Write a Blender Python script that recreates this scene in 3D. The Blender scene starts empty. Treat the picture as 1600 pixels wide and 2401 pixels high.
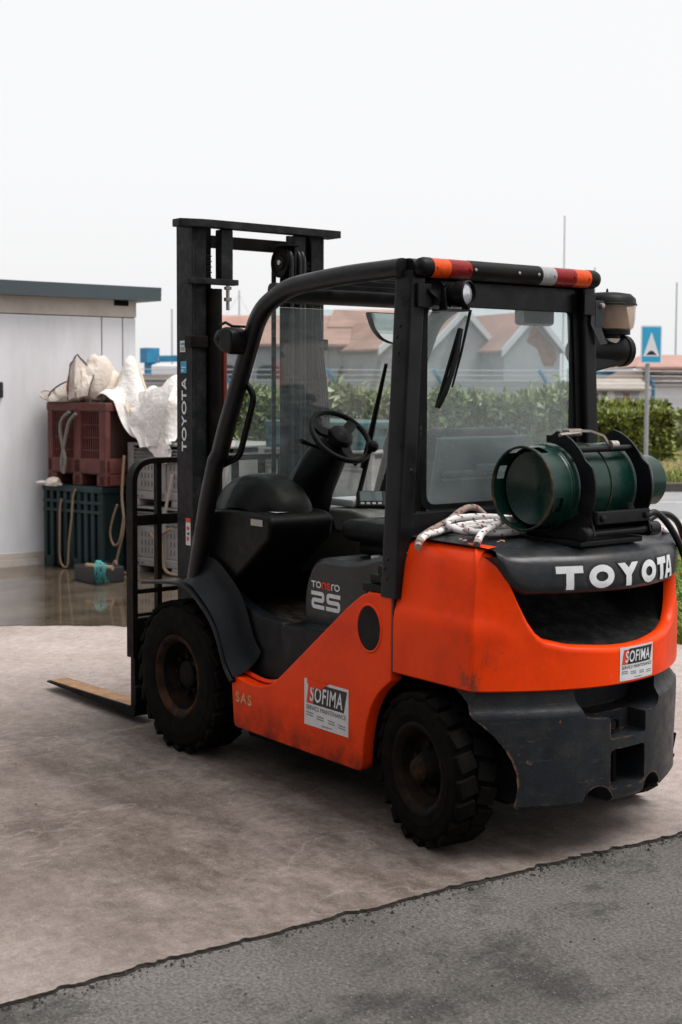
import bpy, bmesh, math, random
import numpy as np
from mathutils import Vector, Matrix, noise

R = math.radians
random.seed(7)
rng = np.random.default_rng(7)
scene = bpy.context.scene

# ------------------------------------------------------------------ camera
YAW, PITCH, ROLL = -0.6694, 0.0643, 0.0039
CAM = Vector((-3.566, 3.7335, 1.635))
cam_data = bpy.data.cameras.new('camera')
cam = bpy.data.objects.new('camera', cam_data)
scene.collection.objects.link(cam)
scene.camera = cam
fwd = Vector((math.cos(YAW) * math.cos(PITCH), math.sin(YAW) * math.cos(PITCH), -math.sin(PITCH)))
rgt = Vector((math.sin(YAW), -math.cos(YAW), 0))
upv = rgt.cross(fwd)
r2 = math.cos(ROLL) * rgt + math.sin(ROLL) * upv
u2 = -math.sin(ROLL) * rgt + math.cos(ROLL) * upv
cam.matrix_world = Matrix(((r2.x, u2.x, -fwd.x, CAM.x), (r2.y, u2.y, -fwd.y, CAM.y), (r2.z, u2.z, -fwd.z, CAM.z), (0, 0, 0, 1)))
cam_data.sensor_fit = 'VERTICAL'
cam_data.sensor_height = 36
cam_data.sensor_width = 24
cam_data.lens = 48.33
cam_data.shift_y = -0.0399
cam_data.clip_start = 0.05
cam_data.clip_end = 6000
cam_data.dof.use_dof = True
cam_data.dof.focus_distance = 5.3
cam_data.dof.aperture_fstop = 5.0

# ------------------------------------------------------------------ sky, sun, exposure
SUN_EL, SUN_AZ = R(66), R(220)          # from behind and to the right of the truck
sun_dir = Vector((math.cos(SUN_EL) * math.cos(SUN_AZ), math.cos(SUN_EL) * math.sin(SUN_AZ), math.sin(SUN_EL)))
world = bpy.data.worlds.new('World')
scene.world = world
world.use_nodes = True
wn = world.node_tree.nodes
wl = world.node_tree.links
wn.clear()
sky = wn.new('ShaderNodeTexSky')
sky.sky_type = 'NISHITA'
sky.sun_disc = False
sky.sun_elevation = SUN_EL
sky.sun_rotation = math.atan2(sun_dir.x, sun_dir.y)
sky.dust_density = 4.0
sky.air_density = 1.0
hs = wn.new('ShaderNodeHueSaturation')
hs.inputs['Saturation'].default_value = 0.10
cloud = wn.new('ShaderNodeMix')
cloud.data_type = 'RGBA'
cloud.inputs[0].default_value = 0.78      # an even cover of bright cloud over the sky
cloud.inputs[7].default_value = (8.3, 8.3, 8.4, 1)
bg = wn.new('ShaderNodeBackground')
bg.inputs['Strength'].default_value = 0.059
wo = wn.new('ShaderNodeOutputWorld')
wl.new(sky.outputs[0], hs.inputs['Color'])
wl.new(hs.outputs[0], cloud.inputs[6])
wl.new(cloud.outputs[2], bg.inputs['Color'])
wl.new(bg.outputs[0], wo.inputs[0])
sun_data = bpy.data.lights.new('sun', 'SUN')
sun_data.energy = 1.5
sun_data.angle = R(36)
sun_data.color = (1, 0.96, 0.91)
sun = bpy.data.objects.new('sun', sun_data)
scene.collection.objects.link(sun)
sun.rotation_euler = (-sun_dir).to_track_quat('-Z', 'Y').to_euler()
vs = scene.view_settings
vs.view_transform = 'Standard'
vs.look = 'None'
vs.gamma = 1
vs.exposure = 1.15
vs.use_curve_mapping = False
scene.cycles.max_bounces = 10
scene.cycles.transparent_max_bounces = 16
scene.cycles.caustics_reflective = False
scene.cycles.caustics_refractive = False

# ------------------------------------------------------------------ helpers: objects
COL = scene.collection

def tag(o, label=None, cat=None, group=None, kind=None):
    if label: o['label'] = label
    if cat: o['category'] = cat
    if group: o['group'] = group
    if kind: o['kind'] = kind
    return o

def thing(name, label, cat, loc, group=None):
    o = bpy.data.objects.new(name, None)
    o.location = loc
    o.empty_display_size = 0.1
    COL.objects.link(o)
    return tag(o, label, cat, group)

def link_mesh(name, me, mat, parent=None, angle=35, smooth=True):
    if isinstance(mat, (list, tuple)):
        for m_ in mat: me.materials.append(m_)
    else:
        me.materials.append(mat)
    if smooth:
        me.shade_smooth()
        me.set_sharp_from_angle(angle=R(angle))
    o = bpy.data.objects.new(name, me)
    COL.objects.link(o)
    if smooth and angle <= 40 and len(me.polygons) < 4000:
        wn_ = o.modifiers.new('weighted', 'WEIGHTED_NORMAL'); wn_.keep_sharp = True
    if parent is not None:
        o.parent = parent
        p, L = parent, Vector((0, 0, 0))
        while p is not None:
            L = L + p.location
            p = p.parent
        o.location = -L
    else:
        vs_ = [v.co for v in me.vertices]
        lo = Vector([min(v[i] for v in vs_) for i in range(3)])
        hi = Vector([max(v[i] for v in vs_) for i in range(3)])
        base = Vector(((lo.x + hi.x) / 2, (lo.y + hi.y) / 2, lo.z))
        me.transform(Matrix.Translation(-base))
        o.location = base
    return o

def mesh(name, verts, faces, mat, parent=None, angle=35, smooth=True):
    me = bpy.data.meshes.new(name)
    me.from_pydata([tuple(v) for v in verts], [], [tuple(f) for f in faces])
    me.validate()
    me.update()
    return link_mesh(name, me, mat, parent, angle, smooth)

class MB:
    """collects shapes into one mesh"""
    def __init__(s):
        s.v, s.f = [], []
    def add(s, vs_, fs_):
        n = len(s.v)
        s.v += [tuple(v) for v in vs_]
        s.f += [tuple(i + n for i in f) for f in fs_]
        return s
    def bm(s, b):
        b.verts.ensure_lookup_table(); b.verts.index_update()
        s.add([v.co.copy() for v in b.verts], [[v.index for v in f.verts] for f in b.faces])
        b.free()
        return s
    def box(s, lo, hi, bev=0.0, seg=2, M=None):
        b = bmesh.new()
        bmesh.ops.create_cube(b, size=1)
        c = [(lo[i] + hi[i]) / 2 for i in range(3)]
        d = [abs(hi[i] - lo[i]) for i in range(3)]
        for v in b.verts: v.co = Vector((v.co.x * d[0] + c[0], v.co.y * d[1] + c[1], v.co.z * d[2] + c[2]))
        if bev > 0:
            bmesh.ops.bevel(b, geom=b.edges[:], offset=min(bev, min(d) * .45), segments=seg, profile=.5, affect='EDGES')
        if M is not None: b.transform(M)
        return s.bm(b)
    def prism(s, pts, axis, lo, hi, bev=0.0, seg=2, cap_only=False):
        """outline pts (2D) extruded along axis; axis y: (x,z), axis x: (y,z), axis z: (x,y)"""
        b = bmesh.new()
        def P(p, t):
            return {'y': (p[0], t, p[1]), 'x': (t, p[0], p[1]), 'z': (p[0], p[1], t)}[axis]
        A = [b.verts.new(P(p, lo)) for p in pts]
        B = [b.verts.new(P(p, hi)) for p in pts]
        n = len(pts)
        fa = b.faces.new(A); fb = b.faces.new(B[::-1])
        for i in range(n):
            b.faces.new((A[i], B[i], B[(i + 1) % n], A[(i + 1) % n]))
        bmesh.ops.recalc_face_normals(b, faces=b.faces[:])
        if bev > 0:
            es = list(fa.edges) + list(fb.edges)
            bmesh.ops.bevel(b, geom=es, offset=bev, segments=seg, profile=.5, affect='EDGES')
        return s.bm(b)
    def tube(s, path, r, seg=10, closed=False, caps=True, prof=None, up=None):
        P = [Vector(p) for p in path]
        n = len(P)
        rs = r if isinstance(r, (list, tuple)) else [r] * n
        if prof is None:
            prof = [(math.cos(2 * math.pi * i / seg), math.sin(2 * math.pi * i / seg)) for i in range(seg)]
        m = len(prof)
        T = []
        for i in range(n):
            if closed: t = P[(i + 1) % n] - P[i - 1]
            else: t = P[min(i + 1, n - 1)] - P[max(i - 1, 0)]
            T.append(t.normalized())
        ref = Vector(up) if up else (Vector((0, 0, 1)) if abs(T[0].z) < .9 else Vector((0, 1, 0)))
        vs_, fs_ = [], []
        N = None
        for i in range(n):
            if up or N is None:
                N = ref - T[i] * ref.dot(T[i])
            else:
                N = N - T[i] * N.dot(T[i])
            N.normalize()
            Bv = T[i].cross(N)
            sc = 1.0
            if not closed and 0 < i < n - 1:
                a = (P[i] - P[i - 1]).normalized(); c_ = (P[i + 1] - P[i]).normalized()
                co = max(.3, math.sqrt(max(0, (1 + a.dot(c_)) / 2)))
            for (u, w) in prof:
                vs_.append(P[i] + (N * w + Bv * u) * rs[i])
        k_ = n if closed else n - 1
        for i in range(k_):
            for j in range(m):
                a = i * m + j; b_ = i * m + (j + 1) % m
                c_ = ((i + 1) % n) * m + (j + 1) % m; d = ((i + 1) % n) * m + j
                fs_.append((a, b_, c_, d))
        if caps and not closed:
            fs_.append(tuple(range(m))[::-1])
            fs_.append(tuple((n - 1) * m + j for j in range(m)))
        return s.add(vs_, fs_)
    def lathe(s, prof, origin, axis='z', seg=32, M=None):
        """prof: (r, t) list from one end to the other"""
        vs_, fs_ = [], []
        o = Vector(origin)
        n = len(prof)
        for i in range(seg):
            a = 2 * math.pi * i / seg
            for (r_, t) in prof:
                c_, s_ = r_ * math.cos(a), r_ * math.sin(a)
                p = {'z': Vector((c_, s_, t)), 'y': Vector((s_, t, c_)), 'x': Vector((t, c_, s_))}[axis]
                if M is not None: p = M @ p
                vs_.append(o + p)
        for i in range(seg):
            j = (i + 1) % seg
            for q in range(n - 1):
                if prof[q][0] < 1e-6 and prof[q + 1][0] < 1e-6: continue
                if prof[q][0] < 1e-6: fs_.append((i * n + q, j * n + q + 1, i * n + q + 1))
                elif prof[q + 1][0] < 1e-6: fs_.append((i * n + q, j * n + q, i * n + q + 1))
                else: fs_.append((i * n + q, j * n + q, j * n + q + 1, i * n + q + 1))
        return s.add(vs_, fs_)
    def grid(s, rows):
        """rows: list of equally long lists of points"""
        nr, nc = len(rows), len(rows[0])
        vs_ = [p for r_ in rows for p in r_]
        fs_ = [(i * nc + j, i * nc + j + 1, (i + 1) * nc + j + 1, (i + 1) * nc + j) for i in range(nr - 1) for j in range(nc - 1)]
        return s.add(vs_, fs_)
    def build(s, name, mat, parent=None, angle=35, smooth=True, weld=False):
        me = bpy.data.meshes.new(name)
        me.from_pydata(s.v, [], s.f)
        me.validate(); me.update()
        b = bmesh.new(); b.from_mesh(me)
        if weld: bmesh.ops.remove_doubles(b, verts=b.verts[:], dist=2e-4)
        bmesh.ops.recalc_face_normals(b, faces=b.faces[:])
        b.to_mesh(me); b.free()
        return link_mesh(name, me, mat, parent, angle, smooth)

def fillet(pts, r, n=6, closed=False):
    """round the corners of a polyline (2D or 3D); r number or list"""
    P = [Vector(p) for p in pts]
    out = []
    N = len(P)
    for i in range(N):
        rr = r[i] if isinstance(r, (list, tuple)) else r
        if (not closed and i in (0, N - 1)) or rr <= 0:
            out.append(P[i]); continue
        a, b_, c_ = P[i - 1], P[i], P[(i + 1) % N]
        d1, d2 = (a - b_), (c_ - b_)
        l = min(rr, d1.length * .48, d2.length * .48)
        p, q = b_ + d1.normalized() * l, b_ + d2.normalized() * l
        for k_ in range(n + 1):
            t = k_ / n
            out.append(p * (1 - t) ** 2 + b_ * 2 * t * (1 - t) + q * t * t)
    return out

RECT = [(-1, -1), (1, -1), (1, 1), (-1, 1)]
def rrect(w, h, r=.25, n=3):
    p = fillet([(-w, -h), (w, -h), (w, h), (-w, h)], r * min(w, h) * 2, n, closed=True)
    return [(q.x, q.y) for q in p]

def boolean(o, cutters, op='DIFFERENCE', bevel=0.0):
    o.modifiers.clear()
    for c_ in cutters:
        m_ = o.modifiers.new('b', 'BOOLEAN'); m_.operation = op; m_.object = c_; m_.solver = 'EXACT'
    if bevel:
        m_ = o.modifiers.new('v', 'BEVEL'); m_.width = bevel; m_.segments = 2; m_.limit_method = 'ANGLE'; m_.angle_limit = R(40)
    dg = bpy.context.evaluated_depsgraph_get()
    me = bpy.data.meshes.new_from_object(o.evaluated_get(dg))
    o.modifiers.clear()
    wn_ = o.modifiers.new('weighted', 'WEIGHTED_NORMAL'); wn_.keep_sharp = True
    old = o.data
    o.data = me
    bpy.data.meshes.remove(old)
    me.shade_smooth(); me.set_sharp_from_angle(angle=R(35))
    for c_ in cutters:
        m_ = c_.data
        bpy.data.objects.remove(c_)
        bpy.data.meshes.remove(m_)

_font = {}
def text2d(txt, w, h, bold=0.0, space=1.0):
    """flat text as (verts2d, faces), scaled to w x h, origin lower left"""
    cu = bpy.data.curves.new('t', 'FONT')
    cu.body = txt; cu.offset = bold; cu.space_character = space; cu.resolution_u = 4
    cu.fill_mode = 'FRONT'
    o = bpy.data.objects.new('t', cu)
    COL.objects.link(o)
    dg = bpy.context.evaluated_depsgraph_get()
    me = bpy.data.meshes.new_from_object(o.evaluated_get(dg))
    V = np.array([v.co[:2] for v in me.vertices]); F = [tuple(p.vertices) for p in me.polygons]
    bpy.data.objects.remove(o); bpy.data.curves.remove(cu); bpy.data.meshes.remove(me)
    lo, hi = V.min(0), V.max(0)
    V = (V - lo) / (hi - lo) * np.array([w, h])
    return V, F

def stroke(poly, w, r=0.0, n=5):
    """thick polyline with mitred joints -> verts2d, faces"""
    P = fillet([(p[0], p[1], 0) for p in poly], r, n) if r else [Vector((p[0], p[1], 0)) for p in poly]
    V, F = [], []
    for i, p in enumerate(P):
        a = (P[i] - P[i - 1]).normalized() if i else None
        b_ = (P[i + 1] - P[i]).normalized() if i < len(P) - 1 else None
        if a is None: a = b_
        if b_ is None: b_ = a
        t = (a + b_).normalized()
        nn = Vector((-t.y, t.x, 0))
        k_ = w / 2 / max(.4, nn.dot(Vector((-a.y, a.x, 0))))
        V += [(p.x + nn.x * k_, p.y + nn.y * k_), (p.x - nn.x * k_, p.y - nn.y * k_)]
        if i: F.append((2 * i - 2, 2 * i - 1, 2 * i + 1, 2 * i))
    return np.array(V), F

def put2d(mb, VF, f):
    V, F = VF
    mb.add([f(u, v) for u, v in V], F)

def box_at(name, lo, hi, mat, parent=None, bev=0.006, seg=2, M=None):
    return MB().box(lo, hi, bev, seg, M).build(name, mat, parent)

def W(lat, dep, z=0.0):
    """street frame: dep metres up the view over the yard, lat metres to its right"""
    return Vector((CAM.x + math.cos(YAW) * dep + math.sin(YAW) * lat, CAM.y + math.sin(YAW) * dep - math.cos(YAW) * lat, z))

# ------------------------------------------------------------------ helpers: materials
def new_mat(name):
    m_ = bpy.data.materials.new(name)
    m_.use_nodes = True
    nt = m_.node_tree
    return m_, nt.nodes, nt.links, nt.nodes['Principled BSDF']

def noise_node(n, l, scale, detail=6, rough=.6, stretch=None, kind='NOISE', off=(0, 0, 0)):
    tc = n.new('ShaderNodeTexCoord')
    mp = n.new('ShaderNodeMapping')
    l.new(tc.outputs['Object'], mp.inputs[0])
    mp.inputs['Location'].default_value = off
    if stretch: mp.inputs['Scale'].default_value = stretch
    if kind == 'VORONOI':
        t = n.new('ShaderNodeTexVoronoi'); t.inputs['Scale'].default_value = scale
        l.new(mp.outputs[0], t.inputs['Vector'])
        return t.outputs['Distance']
    t = n.new('ShaderNodeTexNoise')
    t.inputs['Scale'].default_value = scale; t.inputs['Detail'].default_value = detail; t.inputs['Roughness'].default_value = rough
    l.new(mp.outputs[0], t.inputs['Vector'])
    return t.outputs['Fac']

def ramp(n, l, src, lo, hi, a=0.0, b_=1.0):
    r_ = n.new('ShaderNodeMapRange')
    r_.inputs[1].default_value = lo; r_.inputs[2].default_value = hi
    r_.inputs[3].default_value = a; r_.inputs[4].default_value = b_
    l.new(src, r_.inputs[0])
    return r_.outputs[0]

def mixc(n, l, fac, a, b_, blend='MIX'):
    m_ = n.new('ShaderNodeMix'); m_.data_type = 'RGBA'; m_.blend_type = blend
    if hasattr(fac, 'is_linked'): l.new(fac, m_.inputs[0])
    else: m_.inputs[0].default_value = fac
    for i, c_ in ((6, a), (7, b_)):
        if hasattr(c_, 'is_linked'): l.new(c_, m_.inputs[i])
        else: m_.inputs[i].default_value = (*c_, 1)
    return m_.outputs[2]

def mul(n, l, a, b_):
    m_ = n.new('ShaderNodeMath'); m_.operation = 'MULTIPLY'
    for i, c_ in enumerate((a, b_)):
        if hasattr(c_, 'is_linked'): l.new(c_, m_.inputs[i])
        else: m_.inputs[i].default_value = c_
    return m_.outputs[0]

def bump(n, l, src, bs, strength, dist=.01, chain=None):
    b_ = n.new('ShaderNodeBump')
    b_.inputs['Strength'].default_value = strength; b_.inputs['Distance'].default_value = dist
    l.new(src, b_.inputs['Height'])
    if chain is not None: l.new(chain, b_.inputs['Normal'])
    l.new(b_.outputs[0], bs.inputs['Normal'])
    return b_.outputs[0]

def pbr(name, col, rough=.5, metal=0.0, var=.25, nscale=8.0, dirt=None, dirt_amt=.5, dirt_scale=5.0, chips=None, chip_th=.66, chip_scale=22.0,
        bmp=.0, bscale=120.0, bdist=.004, scratch=None, spec=.5, coat=0.0, stretch=None, rvar=.12):
    m_, n, l, bs = new_mat(name)
    f1 = noise_node(n, l, nscale, 6, .6, stretch)
    dark = tuple(c_ * (1 - var) for c_ in col); lite = tuple(min(1, c_ * (1 + var)) for c_ in col)
    c_ = mixc(n, l, ramp(n, l, f1, .3, .7), dark, lite)
    if dirt is not None:
        f2 = noise_node(n, l, dirt_scale, 9, .72, stretch, off=(3.1, 7.7, 1.3))
        c_ = mixc(n, l, mul(n, l, ramp(n, l, f2, .46, .74), dirt_amt), c_, dirt)
    if chips is not None:
        f3 = noise_node(n, l, chip_scale, 8, .75, None, off=(11, 2, 5))
        f4 = noise_node(n, l, chip_scale * .16, 3, .5, None, off=(1, 9, 4))
        m3 = mul(n, l, ramp(n, l, f3, chip_th, chip_th + .035), ramp(n, l, f4, .46, .6))
        c_ = mixc(n, l, m3, c_, chips)
    if scratch is not None:
        f5 = noise_node(n, l, 6, 6, .7, (1.2, 1.2, 26), off=(2, 8, 3)); f6 = noise_node(n, l, 3, 4, .6, None, off=(8, 2, 1))
        c_ = mixc(n, l, mul(n, l, ramp(n, l, f5, .62, .68), ramp(n, l, f6, .45, .62)), c_, scratch)
    l.new(c_, bs.inputs['Base Color'])
    fr = noise_node(n, l, nscale * 2.3, 5, .6, stretch, off=(5, 5, 5))
    l.new(ramp(n, l, fr, .3, .7, max(.02, rough - rvar), min(1, rough + rvar)), bs.inputs['Roughness'])
    bs.inputs['Metallic'].default_value = metal
    bs.inputs['Specular IOR Level'].default_value = spec
    bs.inputs['Coat Weight'].default_value = coat
    bs.inputs['Coat Roughness'].default_value = .15
    if bmp:
        bump(n, l, noise_node(n, l, bscale, 4, .6), bs, bmp, bdist)
    return m_

def plain(name, col, rough=.5, metal=0.0, spec=.5, emit=None):
    m_, n, l, bs = new_mat(name)
    bs.inputs['Base Color'].default_value = (*col, 1)
    bs.inputs['Roughness'].default_value = rough
    bs.inputs['Metallic'].default_value = metal
    bs.inputs['Specular IOR Level'].default_value = spec
    return m_

def glass_mat(name, tint, film, film_amt, lo=.45, hi=.8, scale=9.0, stretch=None, specks=.0, gloss=1.0):
    m_, n, l, bs = new_mat(name)
    out = n['Material Output']
    n.remove(bs)
    tr = n.new('ShaderNodeBsdfTransparent'); tr.inputs[0].default_value = (*tint, 1)
    gl = n.new('ShaderNodeBsdfGlossy'); gl.inputs['Roughness'].default_value = .015
    gl.inputs[0].default_value = (gloss, gloss, gloss, 1)
    lw = n.new('ShaderNodeLayerWeight'); lw.inputs[0].default_value = .5
    pw = n.new('ShaderNodeMath'); pw.operation = 'POWER'; pw.inputs[1].default_value = 5
    l.new(lw.outputs['Facing'], pw.inputs[0])
    mx = n.new('ShaderNodeMixShader')
    l.new(ramp(n, l, pw.outputs[0], 0, 1, .04, 1), mx.inputs[0]); l.new(tr.outputs[0], mx.inputs[1]); l.new(gl.outputs[0], mx.inputs[2])
    df = n.new('ShaderNodeBsdfDiffuse'); df.inputs[0].default_value = (*film, 1)
    tl = n.new('ShaderNodeBsdfTranslucent'); tl.inputs[0].default_value = (*film, 1)
    ds = n.new('ShaderNodeMixShader'); ds.inputs[0].default_value = .45
    l.new(df.outputs[0], ds.inputs[1]); l.new(tl.outputs[0], ds.inputs[2])
    f1 = noise_node(n, l, scale, 9, .7, stretch)
    fac = ramp(n, l, f1, lo, hi, film_amt * .35, film_amt)
    if specks:
        f2 = noise_node(n, l, 160, 2, .5, None)
        f3 = ramp(n, l, f2, .70, .76, 0, specks)
        a = n.new('ShaderNodeMath'); a.operation = 'ADD'; a.use_clamp = True
        l.new(fac, a.inputs[0]); l.new(f3, a.inputs[1]); fac = a.outputs[0]
    m2 = n.new('ShaderNodeMixShader')
    l.new(fac, m2.inputs[0]); l.new(mx.outputs[0], m2.inputs[1]); l.new(ds.outputs[0], m2.inputs[2])
    l.new(m2.outputs[0], out.inputs[0])
    return m_

M = {}
M['orange'] = pbr('orange_paint', (.86, .052, .002), .36, var=.10, nscale=3, dirt=(.44, .022, .004), dirt_amt=.6, dirt_scale=3.5, chips=(.06, .03, .02), chip_th=.655, chip_scale=34, coat=.0, spec=.16, rvar=.08, bmp=.03, bscale=60)
def add_scuffs(m_):
    n, l = m_.node_tree.nodes, m_.node_tree.links
    bs = n['Principled BSDF']
    src = bs.inputs['Base Color'].links[0].from_socket
    ge = n.new('ShaderNodeNewGeometry'); sp = n.new('ShaderNodeSeparateXYZ'); l.new(ge.outputs['Position'], sp.inputs[0])
    def band(sock, c_, w_):
        a = n.new('ShaderNodeMath'); a.operation = 'SUBTRACT'; l.new(sock, a.inputs[0]); a.inputs[1].default_value = c_
        b_ = n.new('ShaderNodeMath'); b_.operation = 'ABSOLUTE'; l.new(a.outputs[0], b_.inputs[0])
        return ramp(n, l, b_.outputs[0], w_, w_ * .25)
    # knocks on the rear corner, pale rubs on the rear face, grime creeping up from the bottom edges
    k1 = mul(n, l, mul(n, l, band(sp.outputs[0], -.245, .075), band(sp.outputs[2], .66, .16)), ramp(n, l, noise_node(n, l, 16, 9, .78, (1, 1, .6), off=(3, 3, 8)), .50, .60))
    c_ = mixc(n, l, mul(n, l, k1, .8), src, (.10, .045, .028))
    k2 = mul(n, l, mul(n, l, band(sp.outputs[0], -.40, .14), band(sp.outputs[2], .64, .12)), ramp(n, l, noise_node(n, l, 7, 7, .7, None, off=(9, 4, 1)), .58, .70))
    c_ = mixc(n, l, mul(n, l, k2, .7), c_, (.60, .25, .15))
    k3 = mul(n, l, ramp(n, l, sp.outputs[2], .36, .19), ramp(n, l, noise_node(n, l, 9, 8, .7, None, off=(5, 1, 7)), .30, .62))
    c_ = mixc(n, l, mul(n, l, k3, .85), c_, (.045, .014, .009))
    sc = mul(n, l, ramp(n, l, noise_node(n, l, 5, 6, .7, (1.5, 1.5, 30), off=(7, 7, 1)), .655, .69), ramp(n, l, noise_node(n, l, 2.5, 3, .6, None, off=(1, 6, 4)), .5, .6))
    c_ = mixc(n, l, mul(n, l, sc, .6), c_, (.25, .035, .015))
    l.new(c_, bs.inputs['Base Color'])
M['iron'] = pbr('painted_cast_iron', (0.01152, 0.01404, 0.018), .45, var=.3, nscale=7, dirt=(.055, .048, .041), dirt_amt=.5, dirt_scale=9, chips=(.20, .10, .055), chip_th=.625, chip_scale=24, scratch=(.13, .115, .10), bmp=.25, bscale=90, spec=0.22)
def edge_wear(m_, col, rad=.010, lo=.03, hi=.16, amt=.85):
    n, l = m_.node_tree.nodes, m_.node_tree.links
    bs = n['Principled BSDF']
    src = bs.inputs['Base Color'].links[0].from_socket
    bv = n.new('ShaderNodeBevel'); bv.samples = 4; bv.inputs[0].default_value = rad
    ge = n.new('ShaderNodeNewGeometry')
    dt = n.new('ShaderNodeVectorMath'); dt.operation = 'DOT_PRODUCT'
    l.new(bv.outputs[0], dt.inputs[0]); l.new(ge.outputs['True Normal'], dt.inputs[1])
    e = ramp(n, l, dt.outputs['Value'], 1 - lo, 1 - hi)
    f = mul(n, l, mul(n, l, e, ramp(n, l, noise_node(n, l, 14, 8, .75, off=(4, 4, 9)), .48, .60)), amt)
    l.new(mixc(n, l, f, src, col), bs.inputs['Base Color'])
add_scuffs(M['orange'])
edge_wear(M['iron'], (.22, .115, .065))
M['fender'] = pbr('fender_plastic', (.0048, .0060, .0078), .45, var=.25, nscale=5, dirt=(.018, .02, .022), dirt_amt=.6, dirt_scale=6, spec=.16)
M['frame'] = pbr('frame_paint', (0.0051, 0.0054, 0.0069), .36, var=.3, nscale=6, dirt=(.03, .028, .025), dirt_amt=.25, dirt_scale=7, bmp=.08, bscale=200, spec=0.24)
M['mast'] = pbr('mast_steel', (0.00715, 0.0078, 0.008775), .5, var=.45, nscale=14, dirt=(.06, .06, .062), dirt_amt=.5, dirt_scale=11, chips=(.13, .055, .03), chip_th=.69, chip_scale=20, bmp=.15, bscale=80, spec=0.18)
M['steel_dark'] = pbr('greasy_black_steel', (0.0024, 0.00225, 0.0021), .55, var=.3, nscale=9, dirt=(.026, .016, .010), dirt_amt=.4, dirt_scale=6, spec=0.1)
M['plastic'] = pbr('black_plastic', (0.0026, 0.0027, 0.0028), .45, var=.2, nscale=10, dirt=(.02, .018, .015), dirt_amt=.3, dirt_scale=6, bmp=.12, bscale=350, spec=0.14)
M['cowl'] = pbr('grey_cowl_plastic', (0.0154, 0.0182, 0.0217), .34, var=.2, nscale=5, dirt=(.075, .068, .06), dirt_amt=.5, dirt_scale=7, chips=(.30, .26, .22), chip_th=.735, chip_scale=16, bmp=.08, bscale=250, spec=0.3)
M['dusty'] = pbr('dusty_cast_recess', (0.0098, 0.01015, 0.0105), .8, var=.3, nscale=9, dirt=(.075, .07, .065), dirt_amt=.6, dirt_scale=14, bmp=.2, bscale=140, spec=0.12)
M['mat'] = pbr('dirty_floor_mat', (0.0056, 0.00525, 0.0049), .75, var=.3, nscale=12, dirt=(.10, .072, .05), dirt_amt=.6, dirt_scale=13, stretch=(1, 3, 1), bmp=.4, bscale=70, spec=0.08)
M['seatgrey'] = pbr('seat_vinyl', (0.0035, 0.00375, 0.004), .45, var=.2, nscale=8, bmp=.12, bscale=200, spec=0.12)
M['shell'] = pbr('seat_shell', (.06, .07, .074), .38, var=.12, nscale=5)
M['rubber'] = pbr('tyre_rubber', (0.0031, 0.0028, 0.0025), .8, var=.3, nscale=9, dirt=(.018, .0135, .0095), dirt_amt=.45, dirt_scale=9, bmp=.25, bscale=90, spec=0.06)
M['rim'] = pbr('rusty_rim', (0.00425, 0.00375, 0.00325), .65, var=.3, nscale=9, dirt=(.07, .03, .014), dirt_amt=.4, dirt_scale=8, bmp=.2, bscale=90, spec=0.08)
M['rimrust'] = pbr('rim_rust_flange', (0.0143, 0.00845, 0.0052), .75, var=.4, nscale=10, dirt=(.13, .052, .02), dirt_amt=.7, dirt_scale=9, bmp=.2, bscale=90, spec=0.1)
M['rust'] = pbr('rust', (.16, .06, .028), .8, var=.4, nscale=16, bmp=.3, bscale=60)
M['green'] = pbr('green_cylinder_paint', (0.0028, 0.0238, 0.0168), .28, var=.2, nscale=6, dirt=(.012, .045, .036), dirt_amt=.4, dirt_scale=8, chips=(.20, .075, .03), chip_th=.68, chip_scale=22, rvar=.1, bmp=.05, bscale=30, spec=0.4)
M['greenrust'] = pbr('rusted_green_rim', (0.0056, 0.0182, 0.0126), .6, var=.4, nscale=10, dirt=(.24, .085, .030), dirt_amt=.85, dirt_scale=16, bmp=.3, bscale=70, spec=0.25)
M['chrome'] = pbr('worn_zinc', (.42, .38, .34), .38, metal=.9, var=.2, nscale=20, dirt=(.24, .10, .05), dirt_amt=.5, dirt_scale=25)
M['white'] = pbr('white_lettering', (.66, .67, .69), .45, var=.08, nscale=20, dirt=(.3, .3, .3), dirt_amt=.25, dirt_scale=25)
M['decal'] = pbr('decal_white', (.62, .62, .64), .4, var=.08, nscale=20, dirt=(.40, .36, .34), dirt_amt=.35, dirt_scale=14)
M['decalgrey'] = plain('decal_grey', (.30, .30, .31), .5)
M['ink'] = plain('black_ink', (.012, .012, .013), .45)
M['inkgrey'] = plain('grey_ink', (.23, .23, .24), .5)
M['redink'] = plain('red_ink', (.62, .045, .02), .45)
M['blueink'] = plain('blue_ink', (.02, .30, .50), .45)
M['yellow'] = plain('yellow_ink', (.62, .38, .04), .5)
M['amber'] = pbr('amber_lens', (.62, .062, .004), .3, var=.2, nscale=60, spec=.25)
M['redlens'] = pbr('red_lens', (.20, .004, .003), .3, var=.4, nscale=30, spec=.25)
M['clearlens'] = pbr('clear_lens', (.30, .29, .30), .3, var=.2, nscale=80, spec=.3)
M['lampglass'] = pbr('lamp_glass', (.55, .55, .60), .12, var=.3, nscale=25, metal=.5)
M['mirror'] = plain('mirror_glass', (.6, .62, .6), .06, 1.0)
M['windscreen'] = glass_mat('dusty_windscreen', (.90, .945, .94), (.66, .72, .72), .14, .40, .78, 7, (1, 1, 14), specks=.16)
M['rearglass'] = glass_mat('hazy_rear_window', (.87, .92, .925), (.80, .86, .87), .19, .30, .85, 4, None, specks=.28)  # pale film holds dirt plus sky reflection haze painted as colour
M['bowl'] = glass_mat('smoked_bowl', (.90, .84, .79), (.60, .52, .47), .16, .3, .7, 6)
M['screen'] = plain('display_glass', (.10, .13, .13), .08)
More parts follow.
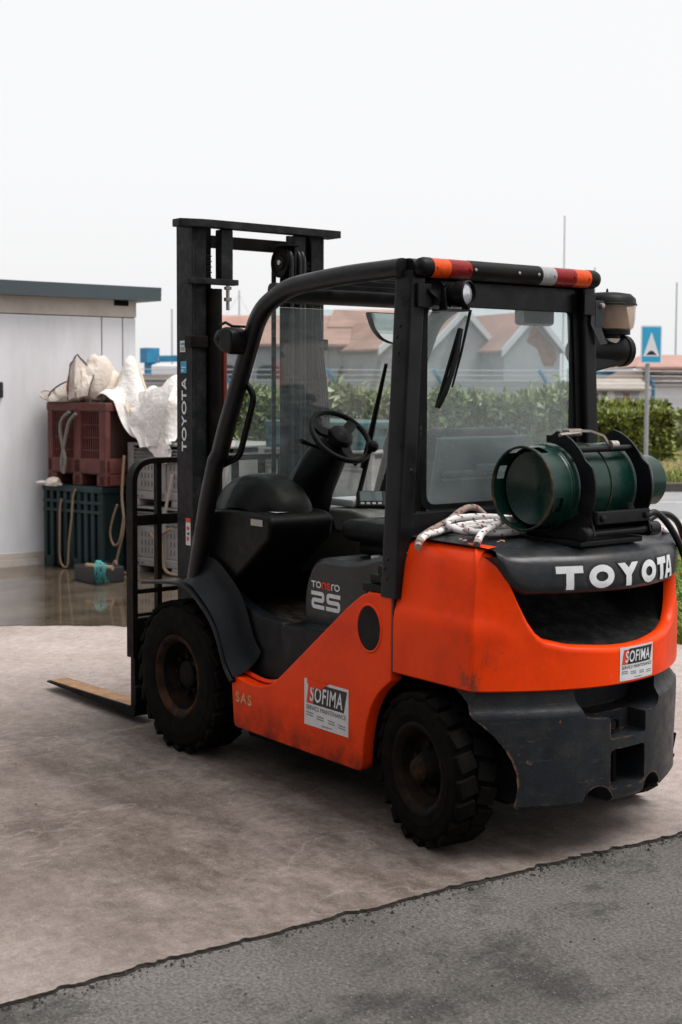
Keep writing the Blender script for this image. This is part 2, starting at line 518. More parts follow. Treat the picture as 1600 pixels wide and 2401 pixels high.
M['whiterope'] = pbr('white_braid', (.72, .70, .69), .8, var=.1, nscale=30, dirt=(.45, .40, .37), dirt_amt=.4, dirt_scale=9, bmp=.5, bscale=420)
M['dirtyrope'] = pbr('dirty_braid', (.30, .23, .20), .85, var=.25, nscale=30, bmp=.5, bscale=420)
M['fleck_red'] = plain('red_fleck', (.36, .02, .02), .8)
M['fleck_black'] = plain('black_fleck', (.02, .02, .025), .8)
M['hose'] = pbr('rubber_hose', (0.0072, 0.0072, 0.0078), .35, var=.2, nscale=20, spec=0.3)
M['forksteel'] = pbr('worn_fork', (.35, .19, .085), .5, metal=.3, var=.3, nscale=8, dirt=(.10, .06, .04), dirt_amt=.6, dirt_scale=12)
M['petal'] = plain('petal', (.55, .30, .25), .7)
# ================================================================== the setting
def sheet(name, pts, z, mat, kind='structure'):
    return tag(MB().add([(p[0], p[1], z) for p in pts], [tuple(range(len(pts)))]).build(name, mat, smooth=False), kind=kind)

def asphalt_mat():
    m_, n, l, bs = new_mat('yard_asphalt')
    big = noise_node(n, l, 1.1, 5, .6)
    mid = noise_node(n, l, 2.3, 11, .80, (1, .7, 1), off=(4.4, 2, 0))
    fine = noise_node(n, l, 85, 4, .7)
    c_ = mixc(n, l, ramp(n, l, big, .35, .65), (.082, .077, .072), (.132, .124, .117))
    grit = ramp(n, l, fine, .36, .64, .58, 1.45)
    dk = ramp(n, l, mid, .50, .60)
    c_ = mixc(n, l, mul(n, l, dk, .75), c_, (.030, .028, .027))
    v = n.new('ShaderNodeVectorMath'); v.operation = 'SCALE'; l.new(c_, v.inputs[0]); l.new(grit, v.inputs['Scale'])
    c_ = v.outputs[0]
    st = noise_node(n, l, 130, 1, .5, off=(9, 9, 9))
    c_ = mixc(n, l, ramp(n, l, st, .68, .72), c_, (.24, .23, .22))
    l.new(c_, bs.inputs['Base Color'])
    l.new(ramp(n, l, mid, .45, .7, .9, .6), bs.inputs['Roughness'])
    b1 = bump(n, l, fine, bs, .8, .006)
    bump(n, l, mid, bs, .35, .03, b1)
    bs.inputs['Specular IOR Level'].default_value = .2
    return m_

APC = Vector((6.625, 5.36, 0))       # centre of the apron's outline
STAIN_SHADE = (.75 - APC.x, .75 - APC.y, 0)
def concrete_mat():
    m_, n, l, bs = new_mat('worn_concrete')
    big = noise_node(n, l, .8, 5, .6)
    mid = noise_node(n, l, 2.4, 11, .80, (1, .6, 1), off=(2, 5, 0))
    fine = noise_node(n, l, 100, 5, .75)
    c_ = mixc(n, l, ramp(n, l, big, .32, .66), (.285, .234, .210), (.43, .368, .345))
    c_ = mixc(n, l, mul(n, l, ramp(n, l, mid, .46, .72), .28), c_, (.125, .098, .082))
    # oil and rubber stain, with the shade under and beside the truck painted in
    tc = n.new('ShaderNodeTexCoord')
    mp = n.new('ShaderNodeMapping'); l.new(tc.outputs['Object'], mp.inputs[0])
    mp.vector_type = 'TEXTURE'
    mp.inputs['Location'].default_value = STAIN_SHADE; mp.inputs['Scale'].default_value = (3.5, 2.05, 1); mp.inputs['Rotation'].default_value = (0, 0, R(-14))
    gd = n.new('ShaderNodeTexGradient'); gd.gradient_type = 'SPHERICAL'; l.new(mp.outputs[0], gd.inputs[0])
    oil_shade = noise_node(n, l, 2.0, 11, .80, (1, 1.8, 1), off=(6, 3, 2))
    of = mul(n, l, ramp(n, l, gd.outputs['Fac'], .0, .62), ramp(n, l, oil_shade, .02, .60))
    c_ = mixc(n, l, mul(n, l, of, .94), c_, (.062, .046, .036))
    # fine pale cracks and scrapes
    cr = noise_node(n, l, 1.7, 4, .55, (1, .45, 1), off=(3.3, .4, 2))
    w_ = n.new('ShaderNodeMath'); w_.operation = 'SUBTRACT'; l.new(cr, w_.inputs[0]); w_.inputs[1].default_value = .52
    a_ = n.new('ShaderNodeMath'); a_.operation = 'ABSOLUTE'; l.new(w_.outputs[0], a_.inputs[0])
    c_ = mixc(n, l, ramp(n, l, a_.outputs[0], .006, .0, 0, .22), c_, (.38, .33, .30))
    v = n.new('ShaderNodeVectorMath'); v.operation = 'SCALE'; l.new(c_, v.inputs[0]); l.new(ramp(n, l, fine, .36, .64, .82, 1.17), v.inputs['Scale'])
    c_ = v.outputs[0]
    g3 = noise_node(n, l, 28, 6, .7, (1, .6, 1), off=(2, 2, 6))
    v2 = n.new('ShaderNodeVectorMath'); v2.operation = 'SCALE'; l.new(c_, v2.inputs[0]); l.new(ramp(n, l, g3, .34, .66, .80, 1.20), v2.inputs['Scale'])
    c_ = v2.outputs[0]
    sp = noise_node(n, l, 20, 11, .82, off=(7, 1, 3))
    c_ = mixc(n, l, mul(n, l, ramp(n, l, sp, .63, .68), .5), c_, (.10, .075, .06))
    g2 = noise_node(n, l, 150, 1, .5, off=(1, 8, 1))
    c_ = mixc(n, l, ramp(n, l, g2, .70, .74, 0, .6), c_, (.45, .42, .40))
    c_ = mixc(n, l, ramp(n, l, g2, .29, .25, 0, .8), c_, (.07, .06, .05))
    l.new(c_, bs.inputs['Base Color'])
    l.new(ramp(n, l, mid, .35, .7, .9, .6), bs.inputs['Roughness'])
    bump(n, l, fine, bs, .3, .004)
    bs.inputs['Specular IOR Level'].default_value = .25
    return m_
M['asphalt'] = asphalt_mat()
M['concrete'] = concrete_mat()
M['slab_edge'] = pbr('broken_slab_edge', (.022, .018, .015), .9, var=.5, nscale=40, bmp=.6, bscale=60)
M['road'] = pbr('road_asphalt', (0.25, 0.25, 0.256), .8, var=.12, nscale=3, bmp=.3, bscale=60)
M['pavement'] = pbr('pavement', (0.396, 0.372, 0.36), .85, var=.12, nscale=3)
M['soil'] = pbr('verge_soil', (.12, .105, .05), .95, var=.35, nscale=3, dirt=(.20, .17, .07), dirt_amt=.7, dirt_scale=1.2)
M['farground'] = pbr('harbour_ground', (.20, .19, .18), .9, var=.15, nscale=.05)
M['kerb'] = pbr('kerb_stone', (.075, .065, .058), .85, var=.3, nscale=5)
M['linepaint'] = pbr('road_paint', (.48, .48, .48), .7, var=.2, nscale=14)

sheet('ground', [(-400, -2500), (3000, -2500), (3000, 1500), (-400, 1500)], -.22, M['farground'])
sheet('asphalt_yard', [(-14, -30), (.5, -30), (.5, 22), (-14, 22)], -.011, M['asphalt'])
# street frame strips beyond the yard
def strip(name, d0, d1, z, mat, l0=-60, l1=60):
    return sheet(name, [W(l0, d0), W(l1, d0), W(l1, d1), W(l0, d1)], z, mat)
strip('verge', 5, 14.7, -.040, M['soil'], 1.2, 60)
strip('pavement', 14.7, 16.6, -.012, M['pavement'], -60, 60)
strip('road', 16.6, 21.75, -.075, M['road'], -60, 60)
strip('far_verge', 22.0, 60, .012, M['soil'], -60, 60)
kerb = thing('kerb', None, None, W(8, 21.88))
tag(kerb, kind='structure')
for i in range(26):
    a = -8 + i * 1.0
    p = [W(a + .008, 21.75), W(a + .992, 21.75), W(a + .992, 22.0), W(a + .008, 22.0)]
    MB().prism([(q_.x, q_.y) for q_ in p], 'z', -.10, .055 + random.uniform(-.006, .006), .012).build('kerb_stone', M['kerb'], kerb)
for (d0, l0, l1, nm) in ((19.7, 4.6, 7.4, 'centre_line'), (16.82, 3.6, 14, 'edge_line')):
    sheet(nm, [W(l0, d0), W(l1, d0), W(l1, d0 + .12), W(l0, d0 + .12)], -.071, M['linepaint'])

# concrete apron with a ragged edge
ex = [(-.05, 14), (-.18, 5), (-.235, 2.9), (-.252, 2.25), (-.285, 1.594), (-.338, 1.159), (-.352, .83), (-.385, .467), (-.478, -.305), (-.62, -1.6), (-.75, -3.2)]
edge = []
rb_ = random.Random(12)
BITES = [(rb_.uniform(-1.5, 3.2), rb_.uniform(.006, .035), rb_.uniform(.003, .013)) for _ in range(75)]
for i in range(len(ex) - 1):
    a, b_ = Vector(ex[i]), Vector(ex[i + 1])
    k_ = max(2, int((b_ - a).length / .007))
    for j in range(k_):
        p = a.lerp(b_, j / k_)
        s_ = p.y
        j_ = .007 * noise.noise((s_ * 3, 0, 0)) + .006 * noise.noise((s_ * 13, 2, 0)) + .006 * noise.noise((s_ * 45, 5, 0))
        if -.9 < s_ < 2.4 and abs(s_ - 1.16) < .08: j_ += .022 * (1 - abs(s_ - 1.16) / .08)
        j_ += sum(dp_ * max(0, 1 - abs(s_ - yc_) / wd_) ** .6 for yc_, wd_, dp_ in BITES)
        edge.append(Vector((p.x + j_, p.y)))
edge.append(Vector(ex[-1]))
back = [(1.1, -3.25), (9.0, -3.3), (14, -3.3), (14, 14)]
q = MB()
E1 = [(p.x, p.y, 0) for p in edge]
q.add(E1 + [(b_[0], b_[1], 0) for b_ in back], [tuple(range(len(E1) + len(back)))])
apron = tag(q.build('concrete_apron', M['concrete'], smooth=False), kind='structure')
q = MB()
rows = [[Vector((p.x, p.y, .0)) for p in edge], [Vector((p.x - .003 * abs(noise.noise((p.y * 30, 1, 1))), p.y, -.006)) for p in edge], [Vector((p.x + .004, p.y, -.045)) for p in edge]]
q.grid(rows).build('slab_edge', M['slab_edge'], apron, angle=80)
jt = [[Vector((p.x + .003, p.y, -.0078)) for p in edge], [Vector((p.x - .001 - .012 * max(0, noise.noise((p.y * 4, 1, 6)) + .1) - .009 * abs(noise.noise((p.y * 40, 8, 1))), p.y, -.0078)) for p in edge]]
tag(MB().grid(jt).build('joint_dirt', M['slab_edge'], apron, smooth=False))
# asphalt crumbs and grit along the joint and over the yard
q = MB()
for i in range(1700):
    t = random.random()
    y = -3 + 6.5 * random.random()
    xe = float(np.interp(-y, [-p[1] for p in ex], [p[0] for p in ex]))
    x = xe - abs(random.gauss(0, .035)) + .006 if i < 1250 else xe - random.random() * 2.2
    s_ = random.uniform(.0015, .0050) * (2.0 if random.random() < .07 else 1)
    z = -.011
    b_ = [Vector((random.uniform(-1, 1), random.uniform(-1, 1), random.uniform(0, 1))).normalized() * s_ for _ in range(4)]
    c_ = Vector((x, y, z + s_ * .3))
    q.add([c_ + Vector((s_, 0, 0)), c_ + Vector((-s_ * .5, s_ * .9, 0)), c_ + Vector((-s_ * .6, -s_ * .8, 0)), c_ + Vector((0, 0, s_ * 1.1))], [(0, 1, 3), (1, 2, 3), (2, 0, 3)])
tag(q.build('grit', M['slab_edge'], smooth=False), 'loose grit along the slab joint', kind='stuff')
q = MB()
for i in range(150):
    x, y = random.uniform(-.2, 4.5), random.uniform(-2.5, 3.6)
    s_ = random.uniform(.003, .009) * (1.8 if random.random() < .1 else 1)
    a = random.random() * 6.28
    c_ = Vector((x, y, .0015))
    t = Vector((math.cos(a), math.sin(a), 0)) * s_; b_ = Vector((-math.sin(a), math.cos(a), .3)) * s_ * .5
    q.add([c_ - t, c_ - b_ * .4 + Vector((0, 0, s_ * .4)), c_ + t, c_ + b_ + Vector((0, 0, s_ * .3))], [(0, 1, 2, 3)])
tag(q.build('litter', plain('dry_leaf_litter', (.05, .035, .025), .9)), 'bits of dry litter scattered over the concrete', kind='stuff')

# puddle in front of the crates
def puddle_mat():
    m_, n, l, bs = new_mat('puddle_water')
    f = noise_node(n, l, 2.2, 7, .65, off=(1, 1, 0))
    c_ = mixc(n, l, ramp(n, l, f, .35, .65), (.050, .036, .024), (.115, .090, .066))
    sp = noise_node(n, l, 26, 4, .6)
    c_ = mixc(n, l, ramp(n, l, sp, .72, .76), c_, (.45, .42, .38))
    l.new(c_, bs.inputs['Base Color'])
    l.new(ramp(n, l, f, .4, .72, .02, .16), bs.inputs['Roughness'])
    bump(n, l, noise_node(n, l, 9, 3, .5), bs, .03, .01)
    bs.inputs['Specular IOR Level'].default_value = .55
    return m_
near_e = [(5.4, .75), (5.05, .1), (4.98, -.14), (4.86, -.34), (4.72, -.52), (4.60, -.68), (4.42, -.84), (4.36, -1.02), (4.40, -1.18), (4.1, -1.6), (3.9, -2.0), (3.95, -2.5), (4.3, -2.95)]
pe = []
for i in range(len(near_e) - 1):
    a, b_ = Vector(near_e[i]), Vector(near_e[i + 1])
    for j in range(14):
        p = a.lerp(b_, j / 14)
        pe.append((p.x + .05 * noise.noise((p.x * 6, p.y * 6, 0)) + .03 * noise.noise((p.x * 20, p.y * 20, 4)), p.y + .03 * noise.noise((p.x * 14, p.y * 14, 9))))
pe += [(7.4, -3.1), (7.66, -1.9), (7.62, -.6), (7.3, .6), (6.3, 1.1)]
pud = sheet('puddle', pe, .0035, puddle_mat())
M['damp'] = pbr('damp_concrete', (.19, .16, .14), .45, var=.3, nscale=4, dirt=(.11, .085, .07), dirt_amt=.6, dirt_scale=5)

# grass on the verges
def grass_patch(name, pts_fn, n, hmin, hmax, cols, label):
    V, F, mi = [], [], []
    for i in range(n):
        p = pts_fn()
        h = random.uniform(hmin, hmax); a = random.random() * 6.28
        w = h * .05 + .002
        lean = Vector((random.gauss(0, .35), random.gauss(0, .35), 1)).normalized() * h
        t = Vector((math.cos(a), math.sin(a), 0)) * w
        k_ = len(V)
        m_ = p + lean * .55 + Vector((0, 0, .08 * h))
        V += [p - t, p + t, m_ + t * .8, m_ - t * .8, p + lean * 1.0 + Vector((lean.x, lean.y, -.15 * h)) * .6]
        F += [(k_, k_ + 1, k_ + 2, k_ + 3), (k_ + 3, k_ + 2, k_ + 4)]
        c_ = random.choice(range(len(cols)))
        mi += [c_, c_]
    me = bpy.data.meshes.new(name)
    me.from_pydata([tuple(v) for v in V], [], F)
    me.polygons.foreach_set('material_index', mi)
    o = link_mesh(name, me, cols)
    return tag(o, label, kind='stuff')
GM = [pbr('grass_a', (0.175, 0.25, 0.0438), .6, var=.3, nscale=2), pbr('grass_b', (0.263, 0.3, 0.0625), .6, var=.3, nscale=2), pbr('grass_c', (0.112, 0.188, 0.0375), .6, var=.3, nscale=2), pbr('grass_dry', (0.475, 0.388, 0.175), .7, var=.3, nscale=2)]
def near_pt():
    d = 8.3 + 6.2 * random.random() ** 1.2
    la = random.uniform(1.75, 3.6) * (d / 11)
    p = W(la, d, -.04)
    while p.y > -3.28:
        d = 8.3 + 6.2 * random.random(); la = random.uniform(1.9, 3.6) * d / 11; p = W(la, d, -.04)
    return p
grass_patch('grass', near_pt, 16000, .06, .20, [GM[0], GM[1], GM[2], GM[0]], 'green grass growing between the concrete and the pavement')
def far_pt():
    d = 22.05 + 15 * random.random() ** 1.3
    return W(random.uniform(3.9, 7.2) * d / 24, d, .01)
grass_patch('grass', far_pt, 15000, .03, .10, [GM[1], GM[3], GM[3], GM[3]], 'straw coloured mown grass beyond the road')
def far_pt2():
    d = 22.05 + 1.6 * random.random()
    return W(random.uniform(4.2, 7.5), d, .01)
grass_patch('grass', far_pt2, 2600, .08, .28, [GM[0], GM[1], GM[2], GM[3]], 'tufts of long green grass behind the kerb')

# ------------------------------------------------------------------ hedges: leaves through the volume
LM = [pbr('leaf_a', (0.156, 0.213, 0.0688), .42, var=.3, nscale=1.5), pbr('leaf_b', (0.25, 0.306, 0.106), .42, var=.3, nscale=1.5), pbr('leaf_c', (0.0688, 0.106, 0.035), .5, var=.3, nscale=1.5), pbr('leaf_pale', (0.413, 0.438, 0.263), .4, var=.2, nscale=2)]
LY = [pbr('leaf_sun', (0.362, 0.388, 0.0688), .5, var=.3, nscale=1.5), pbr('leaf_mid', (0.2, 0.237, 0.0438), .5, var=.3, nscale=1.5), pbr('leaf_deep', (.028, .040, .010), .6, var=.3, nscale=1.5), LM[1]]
def foliage(name, n, pos_fn, size, mats, parent):
    V, F, mi = [], [], []
    for i in range(n):
        p, outw, deep = pos_fn()
        s_ = size * random.choice((.55, .7, .85, 1, 1.1, 1.35, 1.55))
        d = (outw * .5 + Vector((random.gauss(0, .6), random.gauss(0, .6), random.gauss(.25, .6)))).normalized()
        u = d.cross(Vector((random.gauss(0, 1), random.gauss(0, 1), random.gauss(0, 1)))).normalized()
        nn = d.cross(u)
        k_ = len(V)
        V += [p, p + d * s_ * .45 + u * s_ * .22 + nn * s_ * .05, p + d * s_, p + d * s_ * .45 - u * s_ * .22 + nn * s_ * .05]
        F += [(k_, k_ + 1, k_ + 2), (k_, k_ + 2, k_ + 3)]
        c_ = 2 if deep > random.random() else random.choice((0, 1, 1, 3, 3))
        mi += [c_, c_]
    me = bpy.data.meshes.new(name)
    me.from_pydata([tuple(v) for v in V], [], F)
    me.polygons.foreach_set('material_index', mi)
    o = link_mesh(name, me, mats, parent, smooth=False)
    return o
M['bark'] = pbr('bark', (.06, .045, .03), .9, var=.3, nscale=20)
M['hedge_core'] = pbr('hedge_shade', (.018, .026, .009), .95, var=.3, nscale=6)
def hedge(name, label, l0, l1, d0, d1, top, n, size, mats, topvar=.12, z0=0.0, grp=None):
    root = thing(name, label, 'hedge', W((l0 + l1) / 2, (d0 + d1) / 2, z0), grp)
    def tz(la): return top + topvar * noise.noise((la * 1.3, d0, 3)) + topvar * .7 * noise.noise((la * 4.1, d0, 8))
    def pos():
        la = random.uniform(l0, l1)
        r_ = random.random()
        zt = tz(la)
        dp = random.random() ** 2
        if r_ < .62:      # front face
            z = z0 + .03 + (zt - z0) * random.random() ** .85
            d = d0 + .10 * noise.noise((la * 3, z * 3, 1)) + dp * .35
            o_ = W(0, -1) - W(0, 0)
        elif r_ < .86:    # top
            d = random.uniform(d0, d1); z = zt - dp * .3 + .05 * noise.noise((la * 5, d * 5, 2))
            o_ = Vector((0, 0, 1))
        else:
            la = l0 if r_ < .93 else l1
            d = random.uniform(d0, d1); z = z0 + .03 + (tz(la) - z0) * random.random()
            la += (1 if la == l0 else -1) * dp * .3 + .12 * noise.noise((d * 3, z * 3, 7))
            o_ = W(-1 if r_ < .93 else 1, 0) - W(0, 0)
        if noise.noise((la * 2.4, d * 2.4, z * 2.4)) < -.30 and random.random() < .75: return pos()
        if r_ > .62 and r_ < .86 and random.random() < .03: z += random.uniform(.03, .12)
        p = W(la, d, z)
        low = max(0, 1 - (z - z0) / (zt - z0) * 1.25)
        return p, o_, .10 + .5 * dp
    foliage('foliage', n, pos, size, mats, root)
    rows = []
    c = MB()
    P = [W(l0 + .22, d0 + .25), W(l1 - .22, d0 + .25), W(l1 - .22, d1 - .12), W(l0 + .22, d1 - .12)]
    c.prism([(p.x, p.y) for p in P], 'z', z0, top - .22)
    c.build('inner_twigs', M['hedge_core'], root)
    for i in range(int((l1 - l0) / .5)):
        la = l0 + .25 + i * .5
        b_ = W(la, (d0 + d1) / 2)
        MB().tube([(b_.x, b_.y, z0 - .05), (b_.x + .03, b_.y, z0 + .5), (b_.x - .02, b_.y + .04, top - .15)], [.03, .022, .008], 6).build('stem', M['bark'], root)
    return root
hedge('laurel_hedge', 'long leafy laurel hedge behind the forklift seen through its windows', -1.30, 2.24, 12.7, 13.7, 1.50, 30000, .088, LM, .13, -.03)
hedge('clipped_hedge', 'clipped yellow green hedge with dark underside behind the road sign', 5.0, 6.95, 28.8, 30.4, 1.02, 11000, .13, LY, .10)
hedge('clipped_hedge', 'second clipped hedge just behind the one by the road sign', 5.4, 7.6, 32.0, 33.0, 1.12, 6000, .13, LY, .08)
hedge('clipped_hedge', 'hedge at the right-hand edge beyond the path', 8.35, 12.0, 33.6, 34.6, .95, 5000, .14, LY, .10)
sheet('garden_path', [W(7.9, 36.6), W(12, 36.0), W(12, 38.5), W(8.4, 38.7)], .017, M['pavement'])

# ------------------------------------------------------------------ road sign
sp_ = W(6.06, 27.3)
sg = thing('road_sign', 'blue and white speed hump road sign on a grey post', 'road sign', sp_)
MB().lathe([(.044, 0), (.044, 2.06), (0, 2.06)], sp_, 'z', 18).build('post', pbr('galvanised_post', (.36, .36, .39), .5, metal=.2, var=.12, nscale=5), sg, angle=50)
rw = (W(1, 0) - W(0, 0)); rw.normalize()
tw = (W(0, 1) - W(0, 0)); tw.normalize()
rw = (rw * math.cos(R(14)) + tw * math.sin(R(14)))
tw = Vector((0, 0, 1)).cross(rw)
sc_ = sp_ + rw * .04 - tw * .06 + Vector((0, 0, 2.41))
def sgn(u, v, t): return sc_ + rw * u + Vector((0, 0, v)) - tw * t
def flat(name, poly, t0, t1, mat, par, rr=0):
    p2 = fillet(poly, rr, 4, closed=True) if rr else [Vector(p) for p in poly]
    n = len(p2)
    q = MB().add([sgn(p.x, p.y, t0) for p in p2] + [sgn(p.x, p.y, t1) for p in p2], [tuple(range(n)), tuple(range(n, 2 * n))[::-1]] + [(i, (i + 1) % n, n + (i + 1) % n, n + i) for i in range(n)])
    return q.build(name, mat, par)
M['signwhite'] = plain('sign_white', (.72, .72, .76), .4)
M['signblue'] = plain('sign_blue', (.02, .34, .60), .4)
flat('panel', [(-.225, -.375), (.225, -.375), (.225, .375), (-.225, .375)], 0, .012, M['signwhite'], sg, .03)
flat('blue_field', [(-.20, -.345), (.20, -.345), (.20, .345), (-.20, .345)], .013, .0145, M['signblue'], sg)
flat('white_triangle', [(-.175, -.235), (.175, -.235), (0, .245)], .016, .0175, M['signwhite'], sg)
flat('black_hump', [(-.115, -.205), (.115, -.205), (.07, -.16), (.04, -.13), (0, -.12), (-.04, -.13), (-.07, -.16)], .019, .0205, M['ink'], sg)

# ------------------------------------------------------------------ wire fence with blue cranked posts
M['blue'] = pbr('blue_post', (.02, .20, .38), .5, var=.2, nscale=3)
M['wire'] = plain('fence_wire', (.42, .43, .45), .5, .3)
fen = thing('wire_fence', 'wire mesh fence on blue posts with cranked tops behind the hedges', 'fence', W(2, 35.5))
FD = 35.5
for i in range(12):
    la = -5.56 + i * 2.72
    b_ = W(la, FD)
    t = W(la - .24, FD - .12)
    MB().tube([(b_.x, b_.y, -.1), (b_.x, b_.y, 1.60), (t.x, t.y, 1.98)], 1, prof=[(u * .035, w * .035) for u, w in RECT], up=(1, 0, 0)).build('post', M['blue'], fen)
for z in [.15, .45, .75, 1.05, 1.3, 1.5, 1.60]:
    MB().tube([W(-8, FD - .04, z), W(24, FD - .04, z)], .006 if z < 1.5 else .009, 4).build('wire', M['wire'], fen)
for j in range(3):
    z = 1.70 + j * .13; sft = -.07 * (j + 1)
    MB().tube([W(-8 + sft, FD - .03 * j - .04, z), W(24 + sft, FD - .03 * j - .04, z)], .010, 4).build('wire', M['wire'], fen)
q = MB()
for i in range(420):
    la = -8 + i * .0762
    q.tube([W(la, FD - .045, .05), W(la, FD - .045, 1.60)], .0035, 3, caps=False)
tag(q.build('wire_mesh', M['wire'], fen, smooth=False), kind='stuff')

# ------------------------------------------------------------------ buildings over the road
M['stone'] = pbr('grey_render', (.36, .36, .37), .9, var=.12, nscale=.35, dirt=(.17, .17, .175), dirt_amt=.6, dirt_scale=.5)
M['tile'] = pbr('red_roof_tiles', (.40, .235, .195), .85, var=.22, nscale=.5, dirt=(.30, .22, .19), dirt_amt=.5, dirt_scale=1.5)
def tile_rows(m_):
    n, l = m_.node_tree.nodes, m_.node_tree.links
    bs = n['Principled BSDF']; src = bs.inputs['Base Color'].links[0].from_socket
    tc = n.new('ShaderNodeTexCoord'); wv = n.new('ShaderNodeTexWave'); wv.bands_direction = 'Z'; wv.wave_profile = 'SAW'
    wv.inputs['Scale'].default_value = 1.9; wv.inputs['Distortion'].default_value = .25
    l.new(tc.outputs['Object'], wv.inputs['Vector'])
    l.new(mixc(n, l, ramp(n, l, wv.outputs['Fac'], .0, .25, .55, 0), src, (.24, .135, .11)), bs.inputs['Base Color'])
tile_rows(M['tile'])
M['verge_trim'] = pbr('white_verge', (.60, .60, .62), .7, var=.1, nscale=1)
M['brownpatch'] = pbr('brown_patch', (.22, .105, .065), .9, var=.4, nscale=2.5, dirt=(.10, .06, .045), dirt_amt=.6, dirt_scale=5)
M['slate'] = pbr('grey_slate', (.30, .31, .33), .8, var=.15, nscale=1)
M['houseglass'] = plain('dark_window', (.05, .055, .06), .15)
M['whitewall'] = pbr('white_render', (.66, .65, .67), .9, var=.08, nscale=.6, dirt=(.48, .46, .46), dirt_amt=.4, dirt_scale=1)
M['brownwood'] = pbr('brown_cladding', (.20, .135, .105), .8, var=.2, nscale=2)
M['redwood'] = pbr('red_brown_door', (.22, .075, .045), .7, var=.2, nscale=2)
M['greyroof'] = pbr('fibre_roof', (.36, .31, .27), .9, var=.15, nscale=1)

def gabled(name, label, c, w, L, eave, ridge, yaw, wall, roof, over=.3, trim=True, cat='building'):
    """gable end of width w faces -local y at c; ridge runs L back along yaw"""
    root = thing(name, label, cat, c)
    u = Vector((math.cos(yaw), math.sin(yaw), 0)); v = Vector((-math.sin(yaw), math.cos(yaw), 0)); k_ = Vector((0, 0, 1))
    def P(a, b_, z): return Vector((c.x, c.y, 0)) + u * a + v * b_ + k_ * z
    h = w / 2
    q = MB().add([P(-h, 0, -.2), P(h, 0, -.2), P(h, 0, eave), P(0, 0, ridge), P(-h, 0, eave), P(-h, L, -.2), P(h, L, -.2), P(h, L, eave), P(0, L, ridge), P(-h, L, eave)],
                 [(0, 1, 2, 3, 4), (5, 9, 8, 7, 6), (0, 4, 9, 5), (1, 6, 7, 2)])
    q.build('wall', wall, root, smooth=False)
    sl = (ridge - eave) / h
    for s in (-1, 1):
        a0_, z0_ = s * (h + over), eave - over * sl
        t = .14
        q = MB().add([P(a0_, -over, z0_ + .02), P(0, -over, ridge + .02), P(0, L + over, ridge + .02), P(a0_, L + over, z0_ + .02),
                      P(a0_, -over, z0_ + t), P(0, -over, ridge + t), P(0, L + over, ridge + t), P(a0_, L + over, z0_ + t)],
                     [(0, 1, 2, 3), (4, 7, 6, 5), (0, 4, 5, 1), (2, 6, 7, 3), (0, 3, 7, 4), (1, 5, 6, 2)])
        rf = q.build('roof', roof, root, smooth=False)
        if trim:
            w_ = .42
            q = MB().add([P(a0_, -over - .06, z0_ - w_ * .5), P(0, -over - .06, ridge - w_ * .5), P(0, -over - .06, ridge + t + .05), P(a0_, -over - .06, z0_ + t + .05), P(a0_, -over + .1, z0_ - w_ * .5), P(0, -over + .1, ridge - w_ * .5), P(0, -over + .1, ridge + t + .06), P(a0_, -over + .1, z0_ + t + .06)],
                         [(0, 1, 2, 3), (4, 7, 6, 5), (0, 4, 5, 1), (3, 2, 6, 7), (0, 3, 7, 4), (1, 5, 6, 2)])
            q.build('verge_board', M['verge_trim'], rf, smooth=False)
    return root, P
YB = YAW - math.pi / 2
# twin gables: at 75 m
def bw(u_, d): return (u_ - 800) / 3223 * d
D1 = 75.0
c1 = W(bw(1083, D1), D1); c2 = W(bw(1240, D1), D1 - 1)
g1, P1 = gabled('warehouse', 'grey gabled warehouse whose apex shows behind the rear wiper', c1, 4.6, 30, 3.35, 5.55, YB + R(24), M['stone'], M['tile'])
g2, P2 = gabled('warehouse', 'grey gabled warehouse with ragged brown patch under its right slope', c2, 3.5, 30, 3.55, 5.35, YB + R(24), M['stone'], M['tile'])
g0, P0 = gabled('warehouse', 'gabled warehouse half hidden by the rear pillar', W(bw(960, D1), D1 + 1), 3.4, 30, 3.6, 5.0, YB + R(24), M['stone'], M['tile'])
# brown patch with ragged outline, a thin facing on the gable
pp = [(-.35, 3.9), (-.15, 4.35), (.1, 4.75), (.35, 4.5), (.8, 4.1), (1.35, 3.6), (1.5, 3.0), (1.3, 2.55), (.75, 2.6), (.55, 3.0), (.35, 3.5), (.1, 3.65)]
q = MB().add([P2(a, -.03, z) for a, z in pp] + [P2(a, .0, z) for a, z in pp], [tuple(range(len(pp)))] + [(i, (i + 1) % len(pp), len(pp) + (i + 1) % len(pp), len(pp) + i) for i in range(len(pp))])
q.build('brown_patch', M['brownpatch'], g2, smooth=False)
for a in (-2.2,):
    MB().tube([P1(2.35, -.1, 0), P1(2.35, -.1, 3.3)], .08, 8).build('downpipe', M['slate'], g1)
